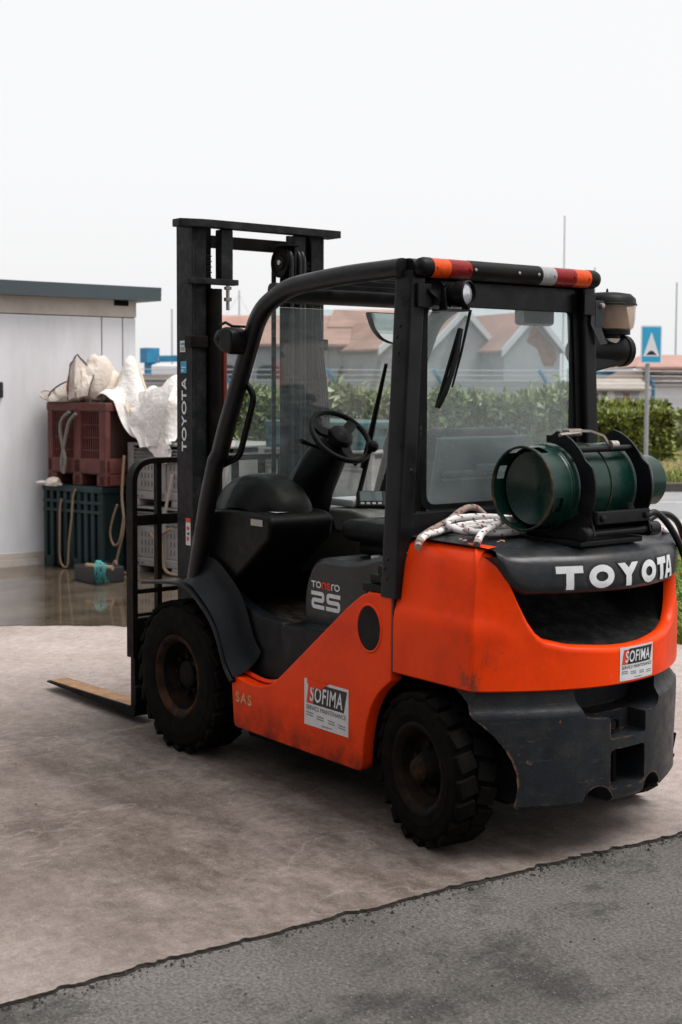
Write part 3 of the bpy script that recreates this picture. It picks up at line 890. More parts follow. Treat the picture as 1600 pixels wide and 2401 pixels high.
# long warehouse to the left with arched windows
D2 = 80.0
lw = thing('long_warehouse', 'long grey stone warehouse with red tiled roof and small arched windows', 'building', W(bw(720, D2), D2))
la0, la1 = bw(440, D2), bw(985, D2)
def L3(la, d, z): return W(la, D2 + d, z)
def slabq(name, a, b_, c_, d_, mat, par):
    return MB().add([a, b_, c_, d_], [(0, 1, 2, 3)]).build(name, mat, par, smooth=False)
MB().add([L3(la0, 0, -.2), L3(la1, 0, -.2), L3(la1, 0, 4.0), L3(la0, 0, 4.0), L3(la0, 9, -.2), L3(la1, 9, -.2), L3(la1, 9, 4.0), L3(la0, 9, 4.0), L3(la0, 4.5, 5.6), L3(la1, 4.5, 5.6)],
         [(0, 1, 2, 3), (4, 7, 6, 5), (0, 3, 8, 7, 4), (1, 5, 6, 9, 2)]).build('wall', M['stone'], lw, smooth=False)
rf_ = MB().add([L3(la0 - .4, -.5, 3.85), L3(la1 + .4, -.5, 3.85), L3(la1 + .4, 4.5, 5.72), L3(la0 - .4, 4.5, 5.72), L3(la0 - .4, 9.5, 3.85), L3(la1 + .4, 9.5, 3.85), L3(la0 - .4, -.5, 3.7), L3(la1 + .4, -.5, 3.7)],
         [(0, 1, 2, 3), (3, 2, 5, 4), (6, 7, 1, 0)]).build('roof', M['tile'], lw, smooth=False)
for i, ux in enumerate((530, 632, 726, 822, 918)):
    la = bw(ux, D2)
    o_ = [(-.75, 1.2), (.75, 1.2), (.75, 2.3)] + [(.75 * math.cos(a), 2.3 + .35 * math.sin(a)) for a in np.linspace(0, math.pi, 9)[1:-1]] + [(-.75, 2.3)]
    wd = MB().add([L3(la + p[0], -.03, p[1]) for p in o_], [tuple(range(len(o_)))]).build('window', M['houseglass'], lw, smooth=False)
    fr = [(p[0] * 1.16, 1.75 + (p[1] - 1.75) * 1.16) for p in o_]
    n = len(o_)
    MB().add([L3(la + p[0], -.05, p[1]) for p in o_] + [L3(la + p[0], -.05, p[1]) for p in fr] + [L3(la + p[0], .02, p[1]) for p in fr], [(i_, (i_ + 1) % n, n + (i_ + 1) % n, n + i_) for i_ in range(n)] + [(n + i_, n + (i_ + 1) % n, 2 * n + (i_ + 1) % n, 2 * n + i_) for i_ in range(n)]).build('surround', M['slate'], wd, smooth=False)
for ux in (765, 875):
    la = bw(ux, D2)
    MB().tube([L3(la, -.12, -.1), L3(la, -.12, 3.8)], .07, 6).build('downpipe', M['slate'], lw)
# raised roof lantern towards the right
l0_, l1_ = bw(765, D2), bw(960, D2)
MB().add([L3(l0_, 2.2, 4.95), L3(l1_, 2.2, 4.95), L3(l1_ - .5, 4.5, 6.1), L3(l0_ + .4, 4.5, 6.1), L3(l0_, 2.2, 4.6), L3(l1_, 2.2, 4.6)], [(0, 1, 2, 3), (4, 5, 1, 0)]).build('roof_lantern', M['tile'], lw, smooth=False)
# long low wall/shed band behind the fence
D3 = 46.0
wl_ = thing('boundary_wall', 'long pale boundary wall behind the wire fence', 'wall', W(2, D3))
wa, wb = bw(505, D3), bw(1385, D3)
MB().prism([(p.x, p.y) for p in (W(wa, D3), W(wb, D3), W(wb, D3 + .3), W(wa, D3 + .3))], 'z', -.2, 1.62).build('wall', pbr('pale_wall', (.40, .41, .42), .9, var=.1, nscale=1), wl_, smooth=False)
MB().prism([(p.x, p.y) for p in (W(wa, D3 - .06), W(wb, D3 - .06), W(wb, D3 + .36), W(wa, D3 + .36))], 'z', 1.62, 1.70).build('coping', M['slate'], wl_, smooth=False)

# white harbour cottage on the right
D4 = 60.0
hc = thing('harbour_cottage', 'low white cottage with brown door and grey shutters beyond the hedge', 'house', W(bw(1450, D4), D4))
a0_, a1_ = bw(1375, D4), bw(1512, D4)
def L4(la, d, z): return W(la, D4 + d, z)
MB().add([L4(a0_, 0, -.2), L4(a1_, 0, -.2), L4(a1_, 0, 1.52), L4(a0_, 0, 1.52), L4(a0_, 4, -.2), L4(a1_, 4, -.2), L4(a1_, 4, 1.52), L4(a0_, 4, 1.52)], [(0, 1, 2, 3), (4, 7, 6, 5), (0, 3, 7, 4), (1, 5, 6, 2)]).build('wall', M['whitewall'], hc, smooth=False)
MB().add([L4(a0_ - .2, -.3, 1.44), L4(a1_ + .2, -.3, 1.44), L4(a1_ + .2, 2, 1.86), L4(a0_ - .2, 2, 1.86), L4(a0_ - .2, 4.3, 1.44), L4(a1_ + .2, 4.3, 1.44), L4(a0_ - .2, -.3, 1.34), L4(a1_ + .2, -.3, 1.34)], [(0, 1, 2, 3), (3, 2, 5, 4), (6, 7, 1, 0)]).build('roof', M['greyroof'], hc, smooth=False)
for (u0, u1, z0_, z1_, nm, m_) in ((1393, 1402, .35, 1.2, 'door', 'redwood'), (1408, 1421, .95, 1.28, 'window', 'houseglass'), (1441, 1458, .9, 1.22, 'window', 'slate'), (1460, 1475, .3, 1.24, 'door', 'redwood'), (1478, 1496, .9, 1.24, 'window', 'slate')):
    p_ = MB().add([L4(bw(u0, D4), -.03, z0_), L4(bw(u1, D4), -.03, z0_), L4(bw(u1, D4), -.03, z1_), L4(bw(u0, D4), -.03, z1_)], [(0, 1, 2, 3)]).build(nm, M[m_], hc, smooth=False)
    MB().prism([(q_.x, q_.y) for q_ in (L4(bw(u0, D4) - .05, -.08, 0), L4(bw(u1, D4) + .05, -.08, 0), L4(bw(u1, D4) + .05, 0, 0), L4(bw(u0, D4) - .05, 0, 0))], 'z', z1_, z1_ + .08).build('lintel', M['slate'], p_, smooth=False)
# brown clad hall with red roof at the right edge
D5 = 64.0
bh = thing('clad_hall', 'brown slatted hall with red roof and white base at the right-hand edge', 'building', W(bw(1580, D5), D5))
a0_, a1_ = bw(1513, D5), bw(1900, D5)
def L5(la, d, z): return W(la, D5 + d, z)
MB().add([L5(a0_, 0, -.2), L5(a1_, 0, -.2), L5(a1_, 0, 1.45), L5(a0_, 0, 1.45), L5(a0_, 7, -.2), L5(a1_, 7, -.2), L5(a1_, 7, 1.45), L5(a0_, 7, 1.45)], [(0, 1, 2, 3), (4, 7, 6, 5), (0, 3, 7, 4), (1, 5, 6, 2)]).build('wall', M['whitewall'], bh, smooth=False)
for i in range(6):
    z = 1.45 + i * .175
    MB().add([L5(a0_ - .2, -.12, z), L5(a1_, -.12, z), L5(a1_, -.03, z + .165), L5(a0_ - .2, -.03, z + .165), L5(a0_ - .2, .1, z), L5(a1_, .1, z)], [(0, 1, 2, 3), (0, 4, 5, 1)]).build('cladding_board', M['brownwood'] if i % 2 else M['greyroof'], bh, smooth=False)
MB().add([L5(a0_ - .6, -.5, 2.42), L5(a1_, -.5, 2.42), L5(a1_, 3.5, 3.05), L5(a0_ + .6, 3.5, 3.05), L5(a0_ - .6, -.5, 2.30), L5(a1_, -.5, 2.30), L5(a0_ - .6, 7.5, 2.42), L5(a1_, 7.5, 2.42)], [(0, 1, 2, 3), (4, 5, 1, 0), (3, 2, 7, 6), (0, 3, 6)]).build('roof', M['tile'], bh, smooth=False)
MB().add([L5(a0_ - 2.6, -.2, 1.55), L5(a0_ - .2, -.2, 1.55), L5(a0_ - .2, -.2, 2.25), L5(a0_ - 1.4, -.2, 2.20)], [(0, 1, 2, 3)]).build('side_wing', M['greyroof'], bh, smooth=False)

# ------------------------------------------------------------------ boats: hull, cabin, mast
M['hullwhite'] = pbr('white_hull', (.66, .67, .70), .5, var=.08, nscale=.6)
M['hullblue'] = pbr('blue_band', (.05, .22, .38), .5, var=.15, nscale=1)
M['spar'] = plain('alloy_spar', (.42, .43, .46), .5)
def boat(label, ux, d, Lb, hull_z, deck_z, mast_z, cab=True, band=True, stays=True, mlean=0.0):
    la = bw(ux, d)
    root = thing('sailing_boat', label, 'boat', W(la, d, 0), 'boats in the harbour behind')
    def B(a, b_, z): return W(la + a, d + b_, z)
    h = Lb / 2
    sec = []
    for t in np.linspace(-1, 1, 13):
        wd = Lb * .15 * (1 - abs(t) ** 2.6) + .03
        sh = deck_z + .22 * t * t * (1 if t > 0 else .5)
        sec.append([B(t * h, -wd, sh), B(t * h, -wd * .8, (sh + hull_z) * .5), B(t * h * .94, 0, hull_z), B(t * h, wd * .8, (sh + hull_z) * .5), B(t * h, wd, sh), B(t * h, 0, sh + .05), B(t * h, -wd, sh)])
    MB().grid(sec).build('hull', M['hullwhite'], root, angle=60)
    if band:
        rows = []
        for k_ in range(2):
            rows.append([B(t * h, -(Lb * .15 * (1 - abs(t) ** 2.6) + .03) - .015, deck_z + .22 * t * t * (1 if t > 0 else .5) - .05 - .16 * k_) for t in np.linspace(-.97, .97, 13)])
        MB().grid(rows).build('blue_band', M['hullblue'], root)
    if cab:
        MB().prism([(p.x, p.y) for p in (B(-h * .3, -.45, 0), B(h * .35, -.35, 0), B(h * .35, .35, 0), B(-h * .3, .45, 0))], 'z', deck_z, deck_z + .5, .1).build('cabin', M['hullwhite'], root)
    if mast_z:
        MB().tube([B(.1 * h, 0, hull_z + .3), B(.1 * h + mlean, 0, mast_z)], [.075, .055], 6).build('mast', M['spar'], root)
        if stays:
            MB().tube([B(h * .95, 0, deck_z), B(.1 * h + mlean, 0, mast_z - .3)], .012, 4).build('stay', M['spar'], root)
            MB().tube([B(-h * .95, 0, deck_z), B(.1 * h + mlean, 0, mast_z - .3)], .012, 4).build('stay', M['spar'], root)
    return root
boat('white boat with blue band ashore left of the road sign', 1440, 72, 5.0, .9, 2.3, 0)
boat('white yacht with the tallest mast rising above the light bar', 1304, 110, 9.0, .2, 1.5, 14.9, stays=False)
boat('white yacht with short mast right of the light bar', 1379, 112, 7, .2, 1.4, 11.0, stays=False)
boat('white yacht with mast just right of the road sign', 1567, 95, 8, .2, 1.4, 8.6, stays=False)
boat('white yacht with mast at the right-hand edge of the picture', 1592, 98, 8, .2, 1.4, 7.9, stays=False)
boat('white yacht with thin mast between the sack and the forklift mast', 393, 100, 7, .2, 2.2, 6.9, stays=False)
boat('white yacht with stayed mast just beside the front lamp', 549, 105, 8, .2, 1.5, 8.6)
# blue quay crane behind the sacks
D6 = 70.0
qc = thing('quay_crane', 'blue quay crane post with a long blue beam behind the white sack', 'crane', W(bw(352, D6), D6))
def Q(u_, z, d=0): return W(bw(u_, D6), D6 + d, z)
MB().tube([Q(353, -.2), Q(353, 2.9)], 1, prof=[(u * .22, w * .22) for u, w in RECT], up=(1, 0, 0)).build('post', M['blue'], qc)
MB().tube([Q(352, 2.6), Q(352, 3.35)], 1, prof=[(u * .36, w * .36) for u, w in RECT], up=(1, 0, 0)).build('winch_box', M['blue'], qc)
MB().tube([Q(354, 2.78), Q(378, 2.80)], 1, prof=[(u * .12, w * .12) for u, w in RECT], up=(0, 0, 1)).build('beam', M['hullwhite'], qc)
MB().tube([Q(374, 2.80), Q(470, 2.85)], 1, prof=[(u * .16, w * .16) for u, w in RECT], up=(0, 0, 1)).build('beam', M['blue'], qc)
qw = thing('quay_wall', 'grey quay wall and coping under the blue crane beam', 'wall', W(bw(400, 66), 66))
MB().prism([(p.x, p.y) for p in (W(bw(330, 66), 66), W(bw(520, 66), 66), W(bw(520, 66), 67), W(bw(330, 66), 67))], 'z', -.2, 1.75).build('wall', M['stone'], qw, smooth=False)
MB().prism([(p.x, p.y) for p in (W(bw(330, 66), 65.8), W(bw(520, 66), 65.8), W(bw(520, 66), 67.1), W(bw(330, 66), 67.1))], 'z', 1.75, 1.95).build('coping', M['greyroof'], qw, smooth=False)
MB().prism([(p.x, p.y) for p in (W(bw(356, 68), 68), W(bw(520, 68), 68), W(bw(520, 68), 69), W(bw(356, 68), 69))], 'z', 1.9, 2.5, .1).build('pale_container', M['hullwhite'], qw, smooth=False)

# ------------------------------------------------------------------ insulated panel shed
SX = 7.72
shed = thing('panel_shed', 'white insulated panel shed with grey roof fascia behind the crates', 'shed', (SX + 1.5, -.6, 0))
M['panel'] = pbr('white_panel', (0.762, 0.762, 0.801), .55, var=.05, nscale=1.2, dirt=(.42, .40, .385), dirt_amt=.45, dirt_scale=1.8, stretch=(1, 1, .25), bmp=.02, bscale=20)
M['panelbeige'] = pbr('beige_trim', (.58, .52, .475), .6, var=.08, nscale=2, dirt=(.33, .25, .19), dirt_amt=.5, dirt_scale=4)
M['fascia'] = pbr('grey_fascia', (.11, .145, .165), .5, var=.08, nscale=2)
M['joint'] = plain('rusty_joint', (.12, .075, .055), .8)
ys = [2.4, 1.2, .0, -1.2, -2.404]
ys = [3.2, 2.0, .8, -.4, -2.395, -2.612, -2.754]
for a, b_ in zip(ys[:-1], ys[1:]):
    MB().box((SX, b_ + .006, .10), (SX + .10, a - .006, 2.225), .005).build('wall_panel', M['panel'], shed)
MB().box((SX + .03, -2.752, .09), (SX + 3.2, 3.2, 2.38), 0).build('core', M['joint'], shed, smooth=False)
MB().box((SX - .004, -2.756, 2.232), (SX + .10, 3.2, 2.42), .004).build('top_trim', M['panelbeige'], shed)
MB().box((SX - .02, -2.754, 0), (SX + .10, 3.2, .062), .004).build('plinth', M['panelbeige'], shed)
MB().box((SX - .006, -2.754, .064), (SX + .10, 3.2, .118), .004).build('base_trim', M['panelbeige'], shed)
MB().add([(SX - .16, 3.4, 2.385), (SX - .16, -2.93, 2.385), (SX - .20, -2.91, 2.505), (SX - .20, 3.4, 2.505), (SX + 3.4, 3.4, 2.62), (SX + 3.4, -2.91, 2.62), (SX + 3.4, 3.4, 2.40), (SX + 3.4, -2.93, 2.40)],
         [(0, 1, 2, 3), (3, 2, 5, 4), (1, 7, 5, 2), (0, 6, 7, 1)]).build('fascia', M['fascia'], shed, smooth=False)
MB().box((SX - .012, -2.67, 2.335), (SX - .003, -2.52, 2.40), .002).build('bracket', M['steel_dark'] if 'steel_dark' in M else M['joint'], shed)
MB().box((SX - .03, -1.415, 1.49), (SX - .001, -1.34, 1.63), .012).build('door_handle', M['ink'], shed)

# ------------------------------------------------------------------ pallet boxes
m_ax = Vector((-.966, -.259, 0)); n_ax = Vector((-.259, .966, 0))
def crate(name, label, p0, L_, dp, z0, z1, mat, style, grp=None):
    """p0: far bottom corner of the long face; face runs along m_ax; body goes back along -n_ax"""
    p0 = Vector((p0[0], p0[1], 0))
    root = thing(name, label, 'crate', p0 + m_ax * L_ / 2 - n_ax * dp / 2 + Vector((0, 0, z0)), grp)
    H = z1 - z0
    def P(a, b_, z): return p0 + m_ax * a - n_ax * b_ + Vector((0, 0, z0 + z))
    def bx(a0, a1, b0, b1, c0, c1, bev=.006):
        Mx = Matrix(((m_ax.x, -n_ax.x, 0, p0.x), (m_ax.y, -n_ax.y, 0, p0.y), (0, 0, 1, z0), (0, 0, 0, 1)))
        return Mx, (a0, b0, c0), (a1, b1, c1), bev
    def add(name, mt, *boxes):
        q = MB()
        for b_ in boxes:
            Mx, lo, hi, bev = bx(*b_)
            q.box(lo, hi, bev, 2, Mx)
        return q.build(name, mt, root)
    t = .03
    add('body', M['redshade'] if style == 'panel' else mat, (t, L_ - t, t, dp - t, .09, H - .06, .01))
    if style == 'panel':      # big recessed panels between posts
        for a in (0, L_ / 2 - .035, L_ - .09): add('post', mat, (a, a + (.09 if a else .07), 0, .06, 0, H, .014))
        for a in (dp * .5 - .04, dp - .08): add('post', mat, (L_ - .06, L_, a, a + .08, 0, H, .012))
        add('top_rim', mat, (-.005, L_ + .005, -.006, dp, H - .075, H, .012))
        add('bottom_rail', mat, (0, L_, 0, .05, .10, .235, .016)); add('side_rail', mat, (L_ - .05, L_, .0, dp, .10, .235, .016))
        for k_ in range(22):
            a = .075 + k_ * (L_ - .15) / 22
            if abs(a - L_ / 2) > .045: add('slat', mat, (a, a + .008, .014, .034, .22, H - .07, .002))
        for k_ in range(4):
            z = .30 + k_ * .11
            add('slat', mat, (.07, L_ - .07, .018, .034, z, z + .01, .002))
        for a in (.0, L_ / 2 - .05, L_ - .12): add('foot', mat, (a, a + .12, 0, dp, 0, .10, .012))
    elif style == 'ribbed':
        for k_ in range(9):
            a = .0 + k_ * (L_ - .05) / 8
            add('rib', mat, (a, a + .045, 0, .05, .02, H - .03, .012))
        add('top_rim', mat, (-.008, L_ + .008, -.01, dp, H - .06, H, .014)); add('rim', mat, (-.002, L_ + .002, -.004, .04, H - .16, H - .13, .008)); add('rim', mat, (-.002, L_ + .002, -.004, .04, H - .24, H - .21, .008))
        for k_ in range(5):
            b_ = k_ * (dp - .05) / 4
            add('rib', mat, (L_ - .04, L_, b_, b_ + .045, .02, H - .03, .012))
        for a in (.0, L_ / 2 - .05, L_ - .12): add('foot', mat, (a, a + .12, 0, dp, 0, .10, .012))
    else:                     # grey box with vent slots
        add('top_rim', mat, (0, L_, 0, dp, H - .022, H, .008)); add('rail', mat, (.0, L_, .0, .045, .06, .13, .01))
        for a in (0, .40, L_ - .44, L_ - .07):
            add('post', mat, (a, a + (.07 if a in (0,) else .05), 0, .05, .05, H, .012))
        for k_ in range(4):
            z = H - .055 - k_ * .03
            add('slat', mat, (.06, L_ - .05, .004, .02, z, z + .007, .002))
        add('panel', mat, (.10, .41, .012, .04, .13, H - .17, .02)); add('panel', mat, (.45, L_ - .45, .012, .04, .13, H - .17, .02)); add('panel', mat, (L_ - .39, L_ - .08, .012, .04, .13, H - .17, .02))
        for a_ in (.16, .20, .24, .28, .32, .50, .54, .58, .62, .66):
            for z in (.17, .24, .31):
                if z < H - .2: add('vent_slot', M['ink'], (a_, a_ + .008, .0105, .013, z, z + .045, 0))
        for a_ in (.12, .17): add('rivet', M['ink'], (a_, a_ + .018, -.001, .01, .075, .095, .004))
        for a in (.0, L_ / 2 - .06, L_ - .14): add('foot', mat, (a, a + .14, 0, dp, 0, .06, .01))
    return root, P
M['redshade'] = plain('red_crate_shade', (.030, .007, .006), .8)  # darker copy of the red: shade behind the slats put into its colour
M['redcrate'] = pbr('dull_red_plastic', (.105, .025, .020), .6, var=.25, nscale=6, dirt=(.22, .085, .07), dirt_amt=.6, dirt_scale=5, bmp=.1, bscale=60)
M['greencrate'] = pbr('dark_green_plastic', (.006, .020, .022), .55, var=.4, nscale=4, dirt=(.022, .062, .070), dirt_amt=.5, dirt_scale=3, stretch=(1, 1, .3), bmp=.1, bscale=60)
M['greycrate'] = pbr('grey_plastic', (.30, .285, .275), .6, var=.18, nscale=5, dirt=(.11, .095, .085), dirt_amt=.55, dirt_scale=4, bmp=.1, bscale=60)
M['teal'] = pbr('teal_plastic', (.010, .075, .080), .45, var=.2, nscale=4)
crate('green_crate', 'dark green ribbed pallet box under the red one against the shed', (7.60, -1.735), .74, 1.0, .0, .735, M['greencrate'], 'ribbed')
crate('red_crate', 'faded red pallet box with slatted panels stacked on the green one', (7.56, -1.76), .74, .98, .739, 1.455, M['redcrate'], 'panel')
crate('grey_crate', 'grey vented pallet box at the bottom of the stack beside the green crate', (6.86, -2.165), 1.15, .95, .0, .572, M['greycrate'], 'vent', 'grey pallet boxes')
crate('grey_crate', 'grey vented pallet box on top of the stack under the white sack', (6.86, -2.165), 1.15, .95, .575, 1.115, M['greycrate'], 'vent', 'grey pallet boxes')
crate('grey_crate', 'grey vented pallet box on the ground seen through the windscreen', (5.55, -2.62), 1.15, .95, .0, .572, M['greycrate'], 'vent', 'grey pallet boxes')
crate('grey_crate', 'upper grey pallet box under the teal tub seen through the windscreen', (5.55, -2.62), 1.15, .95, .575, 1.115, M['greycrate'], 'vent', 'grey pallet boxes')
tb_, TP = crate('teal_tub', 'teal fish tub on the grey boxes seen through the windscreen', (5.50, -2.66), .95, .8, 1.117, 1.33, M['teal'], 'ribbed')

# ------------------------------------------------------------------ sacks
def sack(name, label, c, rad, seed, amp, mat, ridge=1.0, squash=None, cat='sack'):
    root = thing(name, label, cat, (c[0], c[1], c[2] - rad[2]))
    b_ = bmesh.new()
    bmesh.ops.create_icosphere(b_, subdivisions=5, radius=1)
    for v in b_.verts:
        d = v.co.normalized()
        o_ = Vector((seed, seed * 1.7, seed * .6))
        n1 = noise.noise(d * 1.4 + o_); n2 = 1 - abs(noise.noise(d * 2.6 + o_ * 2)) * 2; n3 = 1 - abs(noise.noise(d * 5.5 + o_ * 3)) * 2; n4 = 1 - abs(noise.noise(d * 12 + o_ * 4)) * 2
        k_ = 1 + amp * (.55 * n1 + .38 * ridge * n2 + .20 * ridge * n3 + .08 * ridge * n4)
        p = Vector((d.x * rad[0], d.y * rad[1], d.z * rad[2])) * k_
        if p.z < -rad[2] * .72: p.z = -rad[2] * .72 + (p.z + rad[2] * .72) * .12
        if squash: p = squash(p)
        v.co = p + Vector(c)
    q = MB().bm(b_)
    q.build('cloth', mat, root, angle=180)
    return root
M['tarp'] = pbr('cream_tarpaulin', (.58, .51, .45), .6, var=.12, nscale=5, dirt=(.36, .28, .22), dirt_amt=.5, dirt_scale=5, bmp=.6, bscale=16, bdist=.03)
M['film'] = pbr('white_woven_film', (.80, .77, .75), .45, var=.06, nscale=4, dirt=(.64, .57, .50), dirt_amt=.4, dirt_scale=3, bmp=.7, bscale=14, bdist=.03)
_, n_, l_, b_s = M['film'], M['film'].node_tree.nodes, M['film'].node_tree.links, M['film'].node_tree.nodes['Principled BSDF']
b_s.inputs['Subsurface Weight'].default_value = .0
M['trimrope'] = plain('dark_binding', (.035, .028, .024), .8)
M['tanrope'] = pbr('tan_rope', (.27, .185, .12), .85, var=.25, nscale=60, bmp=.5, bscale=300)
M['greyrope'] = pbr('grey_rope', (.20, .185, .155), .85, var=.3, nscale=60, bmp=.5, bscale=300)
M['cyan'] = pbr('cyan_twine', (.05, .30, .30), .7, var=.2, nscale=30)
# ================================================================== the forklift
TR = thing('forklift', 'orange and black gas forklift with a raised steel mast parked on the concrete', 'forklift', (.8, 0, 0))

def xr(y):                     # plan line of the counterweight's rear
    return -.475 + .75 * y * y

# ---- plan outline, left seam round the rear to the right seam: list of (x, y, nx, ny)
def plan():
    pts = [(.154, .548), (-.05, .548)]
    pts += [(xr(y), y) for y in np.linspace(.548, .0, 22)]
    P = [Vector((p[0], p[1])) for p in pts]
    P = fillet(P, [0, 0, .07] + [0] * (len(P) - 3), 6)
    # denser along the side
    Q = []
    for i, p in enumerate(P):
        if i and (p - P[i - 1]).length > .06:
            k_ = int((p - P[i - 1]).length / .04) + 1
            for j in range(1, k_): Q.append(P[i - 1].lerp(p, j / k_))
        Q.append(p)
    full = [(p.x, p.y) for p in Q] + [(p.x, -p.y) for p in Q[::-1][1:]]
    out = []
    for i, p in enumerate(full):
        a = Vector(full[max(0, i - 1)]); b_ = Vector(full[min(len(full) - 1, i + 1)])
        t = (b_ - a).normalized()
        out.append((p[0], p[1], t.y, -t.x))      # inward normal is (-ny..): fixed below
    return out
PL = []
for (x, y, nx, ny) in plan():
    # outward normal
    if nx * x + ny * y > 0 or (abs(y) > .54 and ny * y > 0): n_ = (nx, ny)
    else: n_ = (-nx, -ny)
    if abs(y) < .5: n_ = (-abs(nx), ny if ny * y >= 0 else -ny)
    PL.append((x, y, n_[0], n_[1]))

BY = [0, .087, .256, .342, .376, .408, .440, .470, .500, .52, .60]
BZ = [.728, .730, .745, .768, .80, .866, .955, 1.030, 1.052, 1.055, 1.055]
def mouth(y): return float(np.interp(abs(y), BY, BZ))

def cover_lean(z):                       # the upper part of the sides steps in
    return float(np.interp(z, [.59, .79, .815, .84, .865, .98, 1.02, 1.045, 1.06], [0, 0, .004, .014, .020, .036, .044, .054, .064]))
mb = MB()
rows = []
Z0 = .592
lev = [0, .02, .1, .25, .4, .48, .52, .56, .62, .72, .84, .93, 1.0]
def cover_pt(p, z, inw=0.0):
    x, y, nx, ny = p
    side = min(1, max(0, (abs(y) - .40) / .12))
    d = cover_lean(z) * side + inw
    return Vector((x - nx * d, y - ny * d, z))
rows.append([cover_pt(p, Z0 + .004, .06) for p in PL])
rows.append([cover_pt(p, Z0, .008) for p in PL])
def ctop(y): return mouth(y) - float(np.interp(abs(y), [0, .46, .52], [.016, .014, .0]))
for t in lev:
    rows.append([cover_pt(p, Z0 + .006 + (ctop(p[1]) - Z0 - .006) * t) for p in PL])
for (wi, dz, fi, dz2) in ((.004, .007, .10, .010), (.012, .0125, .3, .017), (.022, .0155, .6, .020), (.034, .0165, .9, .022), (.045, .010, 1, .022)):
    rr = []
    for p in PL:
        f_ = float(np.interp(abs(p[1]), [0, .47, .525], [0, 0, 1]))
        q = cover_pt(p, ctop(p[1]) + dz * (1 - f_) + dz2 * f_, wi * (1 - f_) + .075 * fi * f_)
        rr.append(q)
    rows.append(rr)
mb.grid(rows)
mb.build('counterweight_cover', M['orange'], TR, angle=50)

for s in (1, -1):
    MB().box((.158, s * .520, .592), (.1645, s * .5445, .872), 0).build('panel_gap', M['ink'], TR)
# ---- dark recess under the cowl
rows = []
YS = np.linspace(-.455, .455, 41)
for (ins, z) in ((.028, None), (.06, -.004), (.13, .752), (.24, .79), (.33, .82), (.37, .86), (.375, 1.0)):
    rr = []
    for y in YS:
        zb = mouth(y)
        if z is None: zz = zb - .012
        elif z < 0: zz = zb + z
        else: zz = max(zb, z)
        sx = ins
        yy = y
        rr.append(Vector((xr(y) + sx, yy, min(zz, 1.03))))
    rows.append(rr)
MB().grid(rows).build('rear_recess', M['dusty'], TR, angle=50)

# ---- cowl with the embossed name
rows = []
ZB = lambda y: float(np.interp(abs(y), [0, .39, .44, .468, .49], [.930, .932, .966, 1.034, 1.062]))
CR = [(.10, -.004), (.05, -.014), (.016, -.008), (.002, .006), (0, .022), (.002, .062), (.006, .090), (.016, .108), (.035, .121), (.07, .130), (.13, .138), (.22, .144), (.34, .150), (.50, .154), (.625, .157)]
YC = np.linspace(-.482, .482, 53)
for (ins, dz) in CR:
    rr = []
    for y in YC:
        zb = ZB(y)
        top = 1.092 - .008 * (abs(y) / .48) ** 3
        zz = zb + dz * (top - zb) / .157
        x = min(xr(y) + ins, .16)
        rr.append(Vector((x, y, zz)))
    rows.append(rr)
# side skirts of the cowl drop behind the horns
cowl = MB().grid(rows).build('rear_cowl', M['cowl'], TR, angle=60)

# letters: outlines as polygons on the cowl
def ring(w, h, t, n=28):
    V, F = [], []
    for i in range(n):
        a = 2 * math.pi * i / n
        V.append((w / 2 + w / 2 * math.cos(a), h / 2 + h / 2 * math.sin(a)))
        V.append((w / 2 + (w / 2 - t) * math.cos(a), h / 2 + (h / 2 - t * .85) * math.sin(a)))
    for i in range(n):
        j = (i + 1) % n
        F.append((2 * i, 2 * i + 1, 2 * j + 1, 2 * j))
    return np.array(V), F
def glyph(ch, w, h, t):
    if ch == 'O': return ring(w, h, t)
    if ch == 'T':
        m_ = w / 2
        V = [(0, h), (0, h - t * .9), (m_ - t / 2, h - t * .9), (m_ - t / 2, 0), (m_ + t / 2, 0), (m_ + t / 2, h - t * .9), (w, h - t * .9), (w, h), (m_ - t / 2, h), (m_ + t / 2, h)]
        return np.array(V), [(0, 1, 2, 8), (8, 2, 5, 9), (2, 3, 4, 5), (9, 5, 6, 7)]
    if ch == 'Y':
        m_ = w / 2; c_ = h * .46
        V = [(0, h), (m_ - t / 2, c_), (m_ - t / 2, 0), (m_ + t / 2, 0), (m_ + t / 2, c_), (w, h), (w - t * 1.25, h), (m_, c_ + t * .95), (t * 1.25, h)]
        return np.array(V), [(0, 1, 7, 8), (1, 2, 3, 4), (1, 4, 7), (7, 4, 5, 6)]
    if ch == 'A':
        m_ = w / 2
        V = [(0, 0), (t * 1.05, 0), (w * .29, h * .20), (w * .71, h * .20), (w - t * 1.05, 0), (w, 0), (m_ + t * .58, h), (m_ - t * .58, h), (m_, h * .80), (w * .36, h * .40), (w * .64, h * .40)]
        return np.array(V), [(0, 1, 2, 9, 8, 7), (7, 8, 6), (2, 3, 10, 9), (3, 4, 5, 6, 8, 10)]
LET = [('T', .307, .212), ('O', .190, .086), ('Y', .068, -.036), ('O', -.054, -.150), ('T', -.162, -.232), ('A', -.228, -.305)]
def on_cowl(u, v, pr):
    # u metres along -y, v height above .935
    y = -u
    z = .938 + v
    zb = ZB(y); top = 1.092 - .008 * (abs(y) / .48) ** 3
    dz = (z - zb) * .157 / (top - zb)
    ins = float(np.interp(dz, [c_[1] for c_ in CR[3:]], [c_[0] for c_ in CR[3:]]))
    return Vector((xr(y) + ins - pr, y, z))
